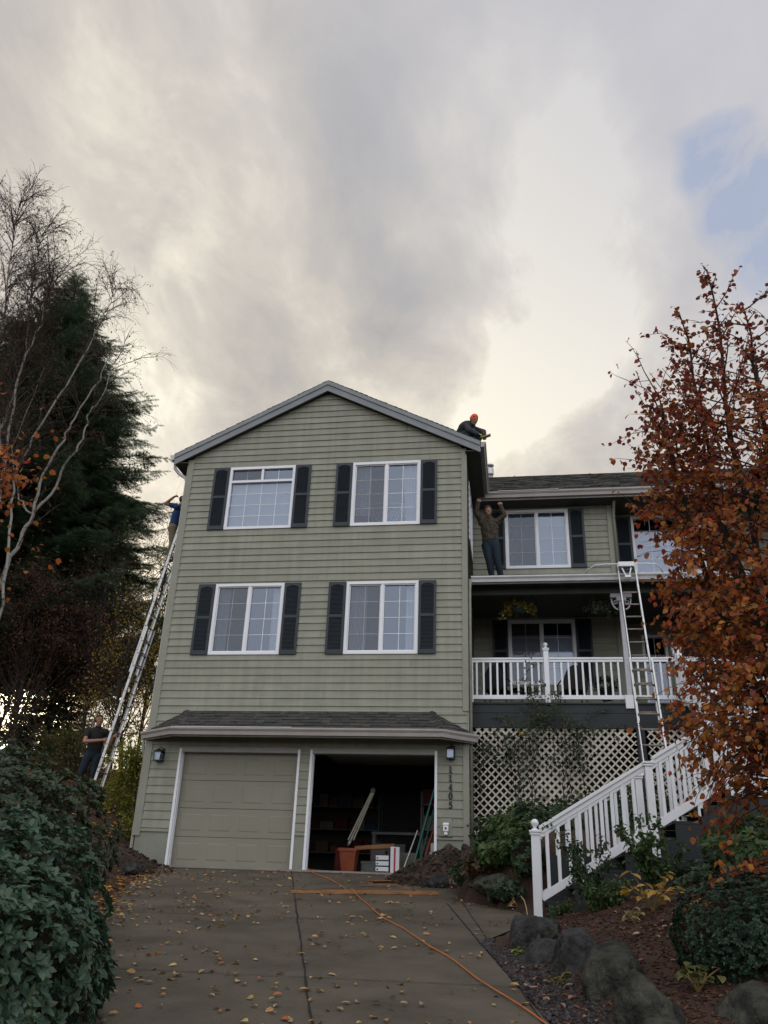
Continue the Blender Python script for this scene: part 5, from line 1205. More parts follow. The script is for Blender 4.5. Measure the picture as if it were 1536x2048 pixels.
# ---- ornamental pear in full autumn colour on the right
def pear():
    cx, cy = 9.72, -9.75; g = gh(cx, cy)
    t = thing('pear_tree', 'tall autumn pear tree with dense orange and russet leaves in front of the porch', 'tree', (cx, cy, g))
    prof = [(-.3, .2), (.0, .52), (.4, .80), (1.0, 1.0), (1.6, .98), (2.1, .95), (2.7, 1.08), (3.2, 1.02), (3.8, .86), (4.3, .62), (4.8, .38), (5.4, .2), (5.9, .05)]
    R_ = lambda z: lerp_poly(prof, z)
    tr = MB(); tw = MB(); lo, hi = Lf(), Lf()
    trunk = [V3((cx, cy, g-.1)), V3((cx-.02, cy, g+.6)), V3((cx+.01, cy-.02, .5)), V3((cx, cy, 1.0))]
    tr.tube(trunk, [.085, .075, .07, .065], 10)
    tops = [(9.46, -9.85, 5.35, 1.0), (10.16, -9.7, 5.25, .9), (9.12, -9.95, 4.75, .6), (9.95, -9.2, 4.9, .7), (9.55, -10.35, 4.5, .8), (8.84, -9.7, 4.0, .4), (10.45, -10.1, 4.3, .5), (9.3, -9.2, 4.6, .5), (10.0, -10.3, 4.4, .8)]
    nodes = []
    for (x, y, z, zs) in tops:
        a = V3((cx, cy, zs-.2)); b = V3((x, y, z)); n = 12; pts = []
        for i in range(n+1):
            u = i/n; q = a.lerp(b, u); bow = math.sin(math.pi*min(1, u*1.1))*.16; rad = V3((x-cx, y-cy, 0)); rad = rad.normalized() if rad.length > .01 else V3((1, 0, 0))
            pts.append(q+rad*bow+vrand(.012))
        tr.tube(pts, taper(.040, .006, n+1), 7); nodes.append(pts)
    def leafcluster(p, out, k):
        for _ in range(k):
            d = (out*.6+vrand(.55)+V3((0, 0, -.75))).normalized(); nrm = (out*.5+V3((0, 0, .8))+vrand(.6)); s = random.uniform(.034, .060)
            q = p+vrand(.022)
            (hi if q.z > 3.1+random.gauss(0, .5) else lo).add(q, d, nrm, s)
    ga = 0
    for pts in nodes+[trunk[2:]*1]:
        for i in range(1, len(pts)-0):
            for sub in range(8):
                a = pts[i-1].lerp(pts[i], sub/8); 
                if a.z < -.1: continue
                ga += 2.4; ax = V3((math.cos(ga), math.sin(ga), 0)); radial = V3((a.x-cx, a.y-cy, 0)); rr = radial.length
                if rr > .15 and ax.dot(radial.normalized()) < -.35: continue
                room = max(.12, R_(a.z+.25)-ax.dot(radial))*random.uniform(.72, 1.04)
                L = min(room*1.12, 1.25); d = (ax+V3((0, 0, .55)))
                tp = curve(a, d, L, 7, .09, .35 if a.z < 2.4 else .0); tw.tube(tp, taper(.0085, .0022, len(tp)), 4, False)
                for k in range(1, len(tp)):
                    outd = (tp[k]-tp[k-1]).normalized(); dens = 2 if k > 1 else 1
                    if a.z < .5: dens = 1
                    if a.z > 3.6: dens = 1 if random.random() < .75 else 0
                    for m_ in range(2): leafcluster(tp[k-1].lerp(tp[k], random.random()), outd, dens)
                    if k in (2, 4, 6) and L > .35:
                        s2 = curve(tp[k], outd+vrand(.6), L*.30, 3, .15, .2); tw.tube(s2, taper(.004, .0016, 4), 3, False)
                        for q in s2[1:]: leafcluster(q, outd, 2 if a.z < 3.6 else 1)
    # a few long sprays reaching left, in front of the house
    for (z0, L, dx, dz_) in ((3.55, 1.25, -1, .42), (2.45, 1.25, -1, .30), (1.0, 1.10, -1, .1), (.35, .9, -1, -.25), (4.1, .95, -.75, .8), (3.0, 1.15, -1, .35)):
        tp = curve((cx-.1, cy-.1, z0-.2), (dx, -.12, dz_), L, 9, .07); tw.tube(tp, taper(.011, .0025, 10), 4, False)
        for k in range(3, 10):
            o = (tp[k]-tp[k-1]).normalized()
            for s_ in range(3): leafcluster(tp[k-1].lerp(tp[k], random.random()), o, 2)
            s2 = curve(tp[k], o+vrand(.6), .16, 3, .1); tw.tube(s2, taper(.004, .0015, 4), 3, False); leafcluster(s2[-1], o, 3)
    trk = tr.build('trunk', m_bark, t); tw.build('twigs', m_twig, t)
    mo = leafmat('pear_leaf_orange', [(.44, .14, .03), (.32, .085, .028), (.52, .22, .04), (.22, .055, .03), (.46, .15, .035), (.34, .17, .035), (.48, .09, .035), (.18, .05, .03)], .42, .5)
    mh = leafmat('pear_leaf_russet', [(.28, .065, .035), (.18, .045, .035), (.36, .09, .035), (.32, .14, .04), (.14, .04, .035), (.40, .055, .04)], .42, .5)
    lo.build('crown', LEAFR, mo, t); hi.build('crown', LEAFR, mh, t); print('pear leaves', len(lo.p), len(hi.p))
pear()
def oval_tree(name, label, base, c, r, nbr, nleaf, size, m, cat='tree', tpl=LEAFS, trunk_r=.1, barkm=None, twig=True, droop=.2, group=None, shell=.55, stems=1, lumps=None):
    base, c = V3(base), V3(c); t = thing(name, label, cat, tuple(base), group); b = MB(); L = Lf(); ends = []
    for s in range(stems):
        bb = base+V3((random.gauss(0, .15*(stems > 1)), random.gauss(0, .15*(stems > 1)), 0)); top = c+V3((random.gauss(0, r[0]*.3*(stems > 1)), random.gauss(0, r[1]*.3*(stems > 1)), r[2]*.55)); pts = [bb.lerp(top, i/8)+vrand(trunk_r*.5)*(0 < i < 8) for i in range(9)]
        b.tube(pts, taper(trunk_r, trunk_r*.2, 9), 7)
        for k in range(nbr//stems):
            u = random.uniform(.3, 1); a = pts[0].lerp(pts[-1], u); i = min(7, int(u*8)); a = pts[i].lerp(pts[i+1], u*8-i)
            v = vrand(); v.normalize(); tgt = c+V3((v.x*r[0], v.y*r[1], v.z*r[2]))*random.uniform(.75, 1.0)
            d = tgt-a; l = d.length; n = 6; q = [a.lerp(tgt, j/n)+vrand(l*.03)*(0 < j < n)+V3((0, 0, math.sin(math.pi*j/n)*l*.10)) for j in range(n+1)]
            b.tube(q, taper(max(.006, trunk_r*.22), .003, n+1), 4, False)
            ends += [(q[j], (q[j]-q[j-1]).normalized()) for j in range(2, n+1)]
            if twig:
                for j in range(2, n+1):
                    for _ in range(2):
                        s2 = curve(q[j], d.normalized()+vrand(.7), l*.25, 4, .2, droop); b.tube(s2, taper(.006, .002, 5), 3, False); ends += [(x, (s2[-1]-s2[0]).normalized()) for x in s2[1:]]
    b.build('trunk', barkm or m_bark, t)
    for k in range(nleaf):
        e, o = random.choice(ends); p = e+vrand(size*1.3); L.add(p, (o*.5+vrand(.7)+V3((0, 0, -.4))).normalized(), V3((0, 0, 1))+vrand(.8), size*random.uniform(.6, 1.25))
    L.build('crown', tpl, m, t); return t
mo2 = MATS['pear_leaf_orange']
oval_tree('maple_tree', 'orange leaved branch tips of a small tree at the left edge of the view', (2.75, -11.6, gh(2.75, -11.6)), (2.72, -11.5, 2.66), (.92, .8, .26), 60, 4600, .048, mo2, tpl=LEAFR, trunk_r=.05, twig=True)
# ---- birches with white stems
m_birch = mat('white_birch_bark', (.36, .34, .31), .8, .25, 5, .4, 30, col2=(.20, .18, .16), stretch=(1, 1, 2.5), lo=.45, hi=.72)
def birch(label, base, stems, ntw, up, leaf=1):
    t = thing('birch_tree', label, 'tree', base, 'white stemmed birches'); b = MB(); w = MB(); L = Lf()
    for P, r0, r1 in stems:
        Q = []
        P = [V3(p) for p in P]
        for i in range(len(P)-1):
            for k in range(4): Q.append(P[i].lerp(P[i+1], k/4)+vrand(.03))
        Q.append(P[-1]); b.tube(Q, taper(r0, r1, len(Q)), 8)
        n = len(Q)
        for k in range(ntw):
            u = random.uniform(.22, 1)**.8; i = min(n-2, int(u*(n-1))); a = Q[i].lerp(Q[i+1], random.random()); ax = (Q[i+1]-Q[i]).normalized()
            side = ax.cross(vrand()).normalized(); l = random.uniform(1.0, 3.2)*(1.15-u*.55)
            d = (side*.75+ax*.8+V3((0, 0, up))).normalized(); s1 = curve(a, d, l, 9, .07, .10); w.tube(s1, taper(.017, .005, 10), 4, False)
            for j in range(3, 10):
                for _ in range(2):
                    s2 = curve(s1[j], (s1[j]-s1[j-1]).normalized()+vrand(.55), random.uniform(.4, 1.0), 6, .10, .30); w.tube(s2, taper(.0065, .0035, 7), 3, False)
                    if random.random() < .5:
                        s3 = curve(s2[3], (s2[3]-s2[2]).normalized()+vrand(.6), .4, 4, .12, .4); w.tube(s3, taper(.005, .003, 5), 3, False)
                    if leaf:
                        for q in s2[2:]:
                            if random.random() < .30*leaf: L.add(q+vrand(.02), (random.gauss(0, .5), random.gauss(0, .5), -1), vrand(), random.uniform(.05, .10))
    b.build('trunk', m_birch, t); w.build('twigs', m_twig, t); L.build('crown', LEAFS, leafmat('birch_leaf', [(.05, .03, .015), (.09, .06, .02), (.03, .02, .015)], .3), t)
gz = 1.6
birch('leaning forked white birch in front of the dark spruce', (-9.2, 6, gz), [([(-9.2,6,gz), (-8.95,6,5.), (-8.43,6,8.49), (-8.18,6,9.59), (-7.97,6,10.53), (-7.88,6,12.0), (-7.48,6,13.3), (-7.2,6,14.1), (-6.56,6,15.66), (-6.27,6,17.1)], .085, .014),
    ([(-7.97,6,10.53), (-7.5,6.1,11.28), (-7.19,6,12.34), (-6.77,6.1,13.32), (-6.74,6,14.15), (-6.4,6,14.9), (-6.16,6,16.35)], .05, .011), ([(-7.97,6,10.53), (-8.52,5.9,11.04), (-9.16,5.8,12.97), (-8.93,5.8,14.35), (-8.68,5.8,16.2)], .038, .010)], 13, .12)
birch('slender white birch bending right across the spruce top', (-8.0, 5.3, gz), [([(-8.0,5.3,gz), (-7.9,5.4,5.), (-7.9,5.5,7.22), (-8.26,5.5,9.73), (-8.52,5.5,11.53), (-8.29,5.5,13.15), (-7.45,5.5,15.2), (-7.08,5.5,16.34), (-6.9,5.5,17.03), (-6.5,5.5,18.65), (-6.34,5.5,19.25)], .055, .010)], 34, .2)
birch('tall upright birch at the left edge with a haze of fine twigs', (-8.9, 4.6, gz), [([(-8.9,4.6,gz), (-8.6,4.8,6), (-8.51,5,10.56), (-8.78,5,12.4), (-8.97,5,15.68), (-8.71,5,17.55), (-8.54,5,19.45)], .075, .012), ([(-8.6,4.8,6), (-8.96,5,12.4), (-10.0,5,16.0), (-10.6,5,20.5), (-10.9,5,23.6)], .075, .012), ([(-8.78,5.2,8.5), (-9.45,5.5,13.48), (-9.38,5.5,15.5), (-9.39,5.5,16.78), (-9.72,5.5,19.04), (-9.95,5.5,22.3)], .06, .012)], 78, .75)
# ---- spruces
def spruce(label, x, y, h, rmax, z0, seed, dens=1.0):
    random.seed(seed); g = 1.4; t = thing('spruce_tree', label, 'tree', (x, y, g), 'dark evergreens'); b = MB(); b.tube([(x, y, g-.3), (x, y, h*.6), (x, y, h)], [.30, .16, .02], 10); b.build('trunk', m_bark, t)
    L = Lf(); br = MB(); z = z0
    while z < h-.15:
        u = (h-z)/(h-z0); rad = rmax*(u**.85)*random.uniform(.80, 1.1)*(1 if u < .75 else 1-(u-.75)*.6)+.12
        k = 9 if u > .3 else 7; a0 = random.uniform(0, 6.28)
        for i in range(k):
            a = a0+6.283*i/k+random.gauss(0, .12); rr = rad*random.uniform(.72, 1.12); ax = V3((math.cos(a), math.sin(a), 0)); sd_ = V3((-ax.y, ax.x, 0)); n = 10; pts = []
            for j in range(n+1):
                v = j/n; pts.append(V3((x, y, z))+ax*(rr*v)+V3((0, 0, (.10-.30*u)*rr*v+.26*u*rr*v*v))+vrand(.015*rr))
            br.tube(pts, taper(.035*u+.008, .006, n+1), 4, False)
            m = max(3, int(rr/.16*dens))
            for j in range(m):
                v = .12+.88*(j+random.random())/m; q = pts[min(n-1, int(v*n))].lerp(pts[min(n, int(v*n)+1)], v*n-int(v*n) if v < 1 else 0)
                for sg in (-1, 1):
                    l = (1-v)*rr*.42+.22; l = min(l, 1.15)*random.uniform(.7, 1.15)
                    d = (ax*.75+sd_*sg*.85+V3((0, 0, -.16+random.gauss(0, .12)))).normalized()
                    L.add(q, d, V3((0, 0, 1))+vrand(.25), l)
            L.add(pts[-1]-ax*.1, ax+V3((0, 0, .25)), V3((0, 0, 1)), .42)
        z += .26+.10*u
    # a spray: stem with needle fringes and short side shoots
    vs = []; fs = []
    def fr(p, d, l, w):
        p, d = V3(p), V3(d).normalized(); s = d.cross(V3((0, 0, 1))).normalized()
        for sg in (-1, 1):
            n = 4
            for i in range(n):
                a = p+d*l*i/n; e = p+d*l*(i+.9)/n; o = (s*sg*w+d*w*.7+V3((0, 0, random.gauss(.1, .5)*w)))
                k = len(vs); vs.extend([tuple(a), tuple(a+d*l*.5/n), tuple(e+o)]); fs.append((k, k+1, k+2))
    fr((0, 0, 0), (1, 0, 0), 1, .13)
    for i in range(5):
        for sg in (-1, 1): fr((.12+.17*i, 0, 0), (.8, sg*.62, random.uniform(-.15, .1)), .34*(1-.13*i), .11)
    m = leafmat('spruce_needles', [(.045, .085, .050), (.070, .115, .062), (.090, .135, .065), (.035, .065, .042)], .35, .6)
    L.build('crown', (np.array(vs), fs), m, t); br.build('branches', m_bark, t); print('spruce sprays', len(L.p))
spruce('big dark spruce rising behind the birches left of the house', -11.5, 10.5, 24.6, 8.2, 6.8, 5, 1.2)
spruce('second lower dark spruce at the left edge behind the birches', -16.2, 12, 22.0, 5.4, 6.5, 8, .8)
spruce('small dark spruce at the foot of the big one', -10.4, 13.6, 9.8, 3.0, 2.2, 9, .9)
random.seed(21)
# ---- mixed thicket in front of the low sun
lb = leafmat('brown_leaf', [(.11, .05, .032), (.075, .036, .026), (.16, .08, .04), (.06, .035, .025)], .45)
ly = leafmat('yellow_leaf', [(.42, .26, .04), (.30, .22, .05), (.20, .17, .04), (.48, .22, .03)], .5)
lo_ = leafmat('olive_leaf', [(.07, .08, .025), (.12, .12, .03), (.05, .06, .022), (.18, .14, .03)], .5)
lyg = leafmat('yellow_green_leaf', [(.22, .24, .035), (.15, .19, .03), (.32, .28, .04), (.10, .13, .03)], .45)
ly_b = leafmat('rust_leaf', [(.20, .11, .03), (.12, .06, .03), (.28, .18, .04), (.16, .07, .03)], .5)
GT = 'thicket trees left of the house'
T = [('brown_tree', 'reddish brown fine leaved tree low in front of the spruce at the left', (-7.6, 7.2, 1.7), (-7.8, 7, 7.4), (2.6, 1.6, 1.6), 70, 7500, .085, lb),
     ('olive_tree', 'olive leaved tree at the left edge beside the low sun', (-9.2, 9, 1.7), (-9.3, 8.8, 5.6), (2.4, 1.7, 2.0), 60, 2300, .10, lo_),
     ('thicket_tree', 'dull brown tree with sparse orange leaves behind the ladder', (-6.0, 8.2, 1.9), (-6.0, 8, 7.0), (1.8, 1.5, 3.4), 60, 2600, .095, lb),
     ('thicket_tree', 'dark olive tree right behind the middle of the left ladder', (-5.2, 9.8, 1.8), (-5.6, 9.6, 5.3), (2.0, 1.5, 2.6), 60, 2600, .10, lo_),
     ('yellow_tree', 'thin tree with scattered yellow leaves next to the house wall', (-4.3, 7.0, 1.8), (-4.4, 7, 5.0), (1.3, 1.2, 3.4), 46, 2600, .085, ly),
     ('thicket_tree', 'rusty leaved young tree in front of the low sun behind the hedge', (-6.6, 5.6, 1.6), (-6.9, 5.6, 3.7), (1.7, 1.2, 1.5), 40, 320, .07, ly_b),
     ('bare_tree', 'bare branched tree with yellow green haze behind the climbing man', (-7.0, 14.5, 1.5), (-7.0, 14.5, 10.0), (2.1, 2.0, 4.8), 110, 7500, .085, lyg),
     ('thicket_tree', 'brown tree far left with the sun glaring through its lower branches', (-13.2, 13, 1.5), (-12.6, 12.5, 8.0), (3.6, 2, 2.3), 80, 2600, .12, lb),
     ('thicket_tree', 'dark tree filling the gap below the big spruce', (-9.8, 13.5, 1.5), (-10.0, 13.2, 7.2), (3.2, 2, 3.0), 80, 2600, .13, lo_)]
for nm, lab, bs, c, r, nb, nl, sz, m in T: oval_tree(nm, lab, bs, c, r, nb, nl, sz, m, trunk_r=.09, group=GT)
oval_tree('shrub', 'yellow green feathery shrub against the left garage corner', (-.75, 1.2, gh(-.75, 1.2)), (-1.0, 1.5, 1.95), (.45, .5, .95), 26, 3400, .075, lyg, 'shrub', LEAF, .018, m_stemg, True, .5, None, stems=3)
oval_tree('shrub', 'low yellowing shrub beneath the feathery one at the wall', (-.45, .6, gh(-.45, .6)), (-.45, .7, .62), (.32, .35, .35), 14, 800, .06, lyg, 'shrub', LEAF, .01, m_stemg, True, .5)
oval_tree('shrub', 'brown and yellow leaved bush behind the man at the ladder foot', (-3.6, 3.6, gh(-3.6, 3.6)), (-3.7, 3.6, 2.3), (1.2, 1.0, 1.0), 50, 3600, .075, ly if False else lo_, 'shrub', LEAFS, .03, m_twig, True)
oval_tree('shrub', 'tall dark bush behind the hedge at the left edge', (-5.2, 3.5, 1.3), (-5.2, 3.6, 1.9), (1.3, 1.0, .8), 50, 2600, .085, lo_, 'shrub', LEAFS, .03, m_twig, True)
# ---- leafy shrubs made of rosettes on a shell
def rosette_shrub(name, label, c, r, nros, per, size, m, tpl=LEAF, seed=0, p=2.5, open_=.9, zc=-1, cat='shrub', inner=.35, stem=m_twig, spread=.55, lump=.16, group=None):
    random.seed(seed); c = V3(c); base = (c.x, c.y, gh(c.x, c.y)); t = thing(name, label, cat, base, group); L = Lf(); b = MB(); o = V3((seed*3.1, seed, seed*.7))
    root = V3(base)
    for k in range(nros):
        v = vrand(); v.normalize()
        if v.z < zc: continue
        q = (abs(v.x)**p+abs(v.y)**p+abs(v.z)**p)**(-1/p); s = V3((v.x*q*r[0], v.y*q*r[1], v.z*q*r[2])); f = 1+mnoise.noise(v*2.2+o)*lump*1.6+mnoise.noise(v*5+o)*lump*.8
        if random.random() < inner: f *= random.uniform(.55, .93)
        tip = c+s*f; nrm = (V3((v.x/r[0], v.y/r[1], v.z/r[2])).normalized()+V3((0, 0, .35))+vrand(.25)).normalized()
        if k % 3 == 0: b.tube([tip.lerp(root, .6)+vrand(.03), tip.lerp(root, .25)+vrand(.02), tip], [size*.08, size*.06, size*.03], 3, False)
        a0 = random.uniform(0, 6.28); e1 = nrm.orthogonal().normalized(); e2 = nrm.cross(e1)
        for i in range(per):
            a = a0+2.4*i; rad = e1*math.cos(a)+e2*math.sin(a); lift = random.uniform(.05, .75)
            d = (rad*spread*1.6+nrm*lift).normalized(); L.add(tip+rad*size*.08+nrm*random.uniform(-.25, .1)*size, d, nrm+vrand(.15), size*random.uniform(.6, 1.2))
    b.build('stem', stem, t); L.build('foliage', tpl, m, t); return t
m_laurel = leafmat('laurel_leaf', [(.034, .075, .045), (.055, .105, .062), (.022, .052, .034), (.085, .135, .080), (.038, .080, .050), (.028, .062, .040), (.085, .11, .055)], .2, .45, .4)
m_hedge = leafmat('hedge_leaf', [(.026, .052, .026), (.042, .075, .032), (.018, .038, .022), (.075, .09, .04), (.06, .042, .025)], .18, .5)
m_box = leafmat('boxwood_leaf', [(.012, .034, .020), (.020, .050, .028), (.009, .024, .015), (.036, .070, .034)], .12, .42)
m_green = leafmat('garden_leaf', [(.05, .105, .032), (.075, .135, .04), (.035, .07, .028), (.14, .15, .045)], .3, .5)
m_dgreen = leafmat('dark_garden_leaf', [(.028, .062, .028), (.045, .085, .032), (.020, .044, .024), (.08, .095, .04)], .25, .5)
rosette_shrub('laurel_bush', 'large blue green laurel bush filling the bottom left corner', (4.17, -11.4, -.92), (.80, .90, .72), 1700, 8, .072, m_laurel, seed=3, lump=.10)
rosette_shrub('laurel_bush', 'darker laurel bush behind the large one beside the drive', (3.28, -10.08, -.50), (.90, .90, .66), 1000, 8, .08, m_laurel, seed=4, lump=.12)
rosette_shrub('hedge_bush', 'dense dark hedge bush at the left reaching up to the man at the ladder', (1.86, -8.0, .0), (1.25, 1.1, .92), 2600, 8, .065, m_hedge, seed=5, lump=.14)
rosette_shrub('hedge_bush', 'brown flecked hedge bush at the left edge behind the laurels', (.9, -7.1, .55), (1.2, 1.0, .66), 1500, 8, .065, m_hedge, seed=6, lump=.14)
rosette_shrub('boxwood', 'round dark green clipped boxwood in the mulch bed', (9.12, -9.95, -.46), (.58, .52, .36), 4200, 8, .024, m_box, seed=7, p=2.6, lump=.10)
rosette_shrub('shrub', 'bright green shrub beyond the round boxwood at the right edge', (10.0, -6.8, .12), (.55, .4, .40), 420, 7, .075, m_green, seed=8, lump=.25)
rosette_shrub('shrub', 'dark low shrub right of the yellow plant beneath the stairs', (9.5, -7.0, -.12), (.45, .3, .22), 300, 7, .06, m_dgreen, seed=9, lump=.25)
GL = 'low plants on the bank under the lattice'
for i, (x, y, z, rx, ry, rz_2, n, s, m, lab) in enumerate([(7.5, -.6, .72, .75, .5, .26, 520, .06, m_dgreen, 'dark green ground plants along the foot of the lattice'), (8.5, -.9, .95, .9, .6, .42, 800, .065, m_green, 'leafy green shrub behind the stair railing, nearest the newel'),
    (9.5, -1.0, 1.15, .6, .6, .55, 600, .065, m_dgreen, 'taller dark shrub behind the upper stair railing'), (7.35, -2.3, .30, .45, .7, .22, 420, .08, m_green, 'bright leafy plant on the bank just left of the white newel'), (7.15, -3.7, -.12, .26, .5, .14, 200, .09, m_green, 'broad leaved plant behind the copper lamps'),
    (6.75, -2.9, .0, .25, .5, .13, 160, .085, m_dgreen, 'broad leaved plant spilling over the bank edge onto the drive'), (8.3, -2.6, .30, .8, .8, .28, 520, .07, m_dgreen, 'dark plants seen between the stair balusters'), (7.66, -3.1, .0, .30, .5, .30, 380, .07, m_dgreen, 'bushy dark green plants just behind the white newel'), (7.5, -2.2, .0, .35, .5, .34, 420, .07, m_green, 'green leafy mound between the soil heap and the stair foot'), (7.62, -4.2, .0, .25, .35, .24, 240, .065, m_dgreen, 'dark plants beside the lowest step'), (7.48, -3.55, .0, .28, .4, .16, 260, .07, m_green, 'green plants crowding the far side of the white newel'), (7.3, -4.35, .0, .22, .3, .13, 150, .075, m_dgreen, 'leafy plants around the lower copper lamp'), (7.25, -3.0, .10, .35, .6, .18, 330, .075, m_dgreen, 'dark leafy plants on the slope between the dirt pile and the copper lamps'), (6.95, -3.6, -.17, .22, .45, .14, 150, .08, leafmat('red_green_leaf', [(.04, .07, .025), (.10, .03, .03), (.05, .08, .03), (.14, .04, .03)], .25), 'red tinged leafy plants at the corner of the bank by the drive')]):
    z = gh(x, y)+rz_2*.45
    rosette_shrub('ground_plant', lab, (x, y, z), (rx, ry, rz_2), n, 6, s, m, seed=30+i, lump=.3, group=GL, inner=.5)
# ---- roses in front of the stairs
def rose(label, x, y, h, w, n, seed, m, size=.055):
    random.seed(seed); g = gh(x, y); t = thing('rose_bush', label, 'rose bush', (x, y, g), 'roses in front of the staircase'); b = MB(); L = Lf()
    for k in range(n):
        a = random.uniform(0, 6.28); p = curve((x+.03*math.cos(a), y+.03*math.sin(a), g-.02), (math.cos(a)*w, math.sin(a)*w, 1), h*random.uniform(.55, 1.05), 8, .10); b.tube(p, taper(.007, .003, 9), 5, False)
        for j in range(2, 9):
            for _ in range(3):
                s2 = curve(p[j], (p[j]-p[j-1]).normalized()*.5+vrand(.8), random.uniform(.06, .16), 3, .1, .1); b.tube(s2, taper(.003, .0015, 4), 3, False)
                for q in s2[1:]:
                    for _2 in range(2): L.add(q+vrand(.012), vrand()*.6+V3((0, 0, -.3)), V3((0, 0, 1))+vrand(.5), size*random.uniform(.7, 1.2))
    b.build('stem', m_stemg, t); L.build('foliage', LEAF, m, t)
rose('leggy green rose bush in front of the lower stair railing', 8.22, -6.5, .90, .26, 7, 3, m_dgreen); rose('low bushy green plant at the foot of the leggy rose', 8.33, -6.7, .36, .8, 9, 4, m_green, .045)
rose('tall leafy rose in front of the middle of the staircase', 8.98, -6.35, .85, .24, 8, 5, m_green, .065); rose('small green plant at the base of the white newel post', 7.95, -6.2, .14, 1.2, 8, 6, m_green, .03)
# ---- yellowing broad leaved plant
def hosta(label, x, y, n, h, size, m, seed, nm='hosta'):
    random.seed(seed); g = gh(x, y); t = thing(nm, label, 'plant', (x, y, g)); b = MB(); L = Lf()
    for k in range(n):
        a = random.uniform(0, 6.28); p = curve((x, y, g-.01), (math.cos(a)*.55, math.sin(a)*.55, 1), h*random.uniform(.4, 1.1), 6, .08, .1); b.tube(p, taper(.006, .004, 7), 5, False)
        for j in range(random.choice((2, 3, 4))):
            aa = random.uniform(0, 6.28); L.add(p[-1]-V3((0, 0, .02*j)), (math.cos(aa), math.sin(aa), random.uniform(-.5, .5)), V3((0, 0, 1))+vrand(.3), size*random.uniform(.6, 1.15))
    b.build('stem', mat('straw_stem', (.20, .14, .05), .8), t); L.build('foliage', LEAF, m, t)
m_gold = leafmat('gold_leaf', [(.55, .36, .05), (.48, .28, .06), (.60, .42, .10), (.36, .20, .06)], .35, .5)
hosta('tall plant with large golden yellow leaves in the mulch', 8.70, -7.7, 13, .38, .13, m_gold, 2); hosta('small pale withered plant left of the golden one', 8.50, -7.9, 7, .16, .07, leafmat('pale_leaf', [(.35, .30, .16), (.28, .22, .10), (.40, .36, .2)], .3), 3)
hosta('low golden plant leaning against the round boxwood', 8.98, -8.3, 8, .22, .11, m_gold, 4)
hosta('mottled green leafy plant growing between the two lowest boulders', 8.56, -10.3, 10, .22, .09, leafmat('mottled_leaf', [(.12, .13, .05), (.07, .10, .03), (.20, .17, .07)], .3), 5)
hosta('lime green seedling at the gravel edge of the first boulder', 7.45, -7.95, 4, .09, .07, leafmat('lime_leaf', [(.18, .30, .03), (.22, .34, .05)], .3), 6, 'seedling'); hosta('yellow green seedling in the gravel beside the second boulder', 7.72, -9.1, 5, .14, .085, lyg, 7, 'seedling')
# ---- climbers on the lattice and deck edge
def vines():
    random.seed(9); t = thing('climbing_rose', 'climbing rose with brown canes sprawling over the cream lattice and deck edge', 'climbing plant', (7.6, .42, .7)); b = MB(); L = Lf()
    canes = [((7.65, .45, .65), (7.45, .5, 2.6)), ((7.70, .42, .65), (7.95, .48, 2.8)), ((7.7, .42, .65), (7.2, .5, 2.7)), ((8.3, .45, .72), (8.75, .5, 2.8)), ((8.35, .45, .7), (8.55, .5, 2.9)), ((7.75, .4, .65), (8.05, .45, 3.6)), ((8.9, .45, .8), (8.65, .48, 2.7)), ((6.75, .5, 1.5), (6.80, .5, 2.5)), ((7.75, .4, .65), (7.85, .4, 3.9)), ((8.4, .42, .7), (8.35, .4, 3.5))]
    ends = []
    for A, B in canes:
        A, B = V3(A), V3(B); n = 14; p = [A.lerp(B, i/n)+V3((mnoise.noise(V3((i*.5, B.x, 3)))*.14, random.gauss(0, .015), random.gauss(0, .02))) for i in range(n+1)]; b.tube(p, taper(.012, .004, n+1), 6, False)
        for i in range(2, n+1):
            u = i/n
            for _ in range((1 if random.random() < .4 else 0) if u < .6 else 3):
                s2 = curve(p[i], (random.gauss(0, 1), -.35*random.random(), random.gauss(0, .5)), random.uniform(.08, .30)*(1 if u < .55 else 1.5), 4, .2, .3); b.tube(s2, taper(.003, .0015, 5), 3, False)
                for q in s2[1:]: ends.append(q)
    for k in range(16):      # horizontal runners along the deck edge
        x = random.uniform(7.0, 9.1); s2 = curve((x, .46, random.uniform(2.55, 3.05)), (random.choice((-1, 1)), -.1, random.gauss(0, .3)), .8, 8, .2, .2); b.tube(s2, taper(.005, .002, 9), 4, False); ends += s2*2
    for e in ends:
        for _ in range(2 if random.random() < .6 else 1):
            L.add(e+V3((random.gauss(0, .03), -abs(random.gauss(0, .03)), random.gauss(0, .03))), V3((random.gauss(0, .6), -.3, random.gauss(-.5, .5))), V3((0, -1, .6))+vrand(.4), random.uniform(.04, .075))
    b.build('cane', m_twig, t); L.build('foliage', LEAF, leafmat('climber_leaf', [(.028, .055, .024), (.045, .075, .028), (.02, .035, .02), (.07, .085, .03), (.05, .04, .02)], .3), t)
    f = MB(); f.lathe((7.62, .38, 2.62), [(.01, -.03), (.035, -.015), (.045, .01), (.03, .03), (.01, .035)], 10); f.build('flower', mat('apricot_petal', (.65, .33, .06), .6, .15, 30), t)
vines()
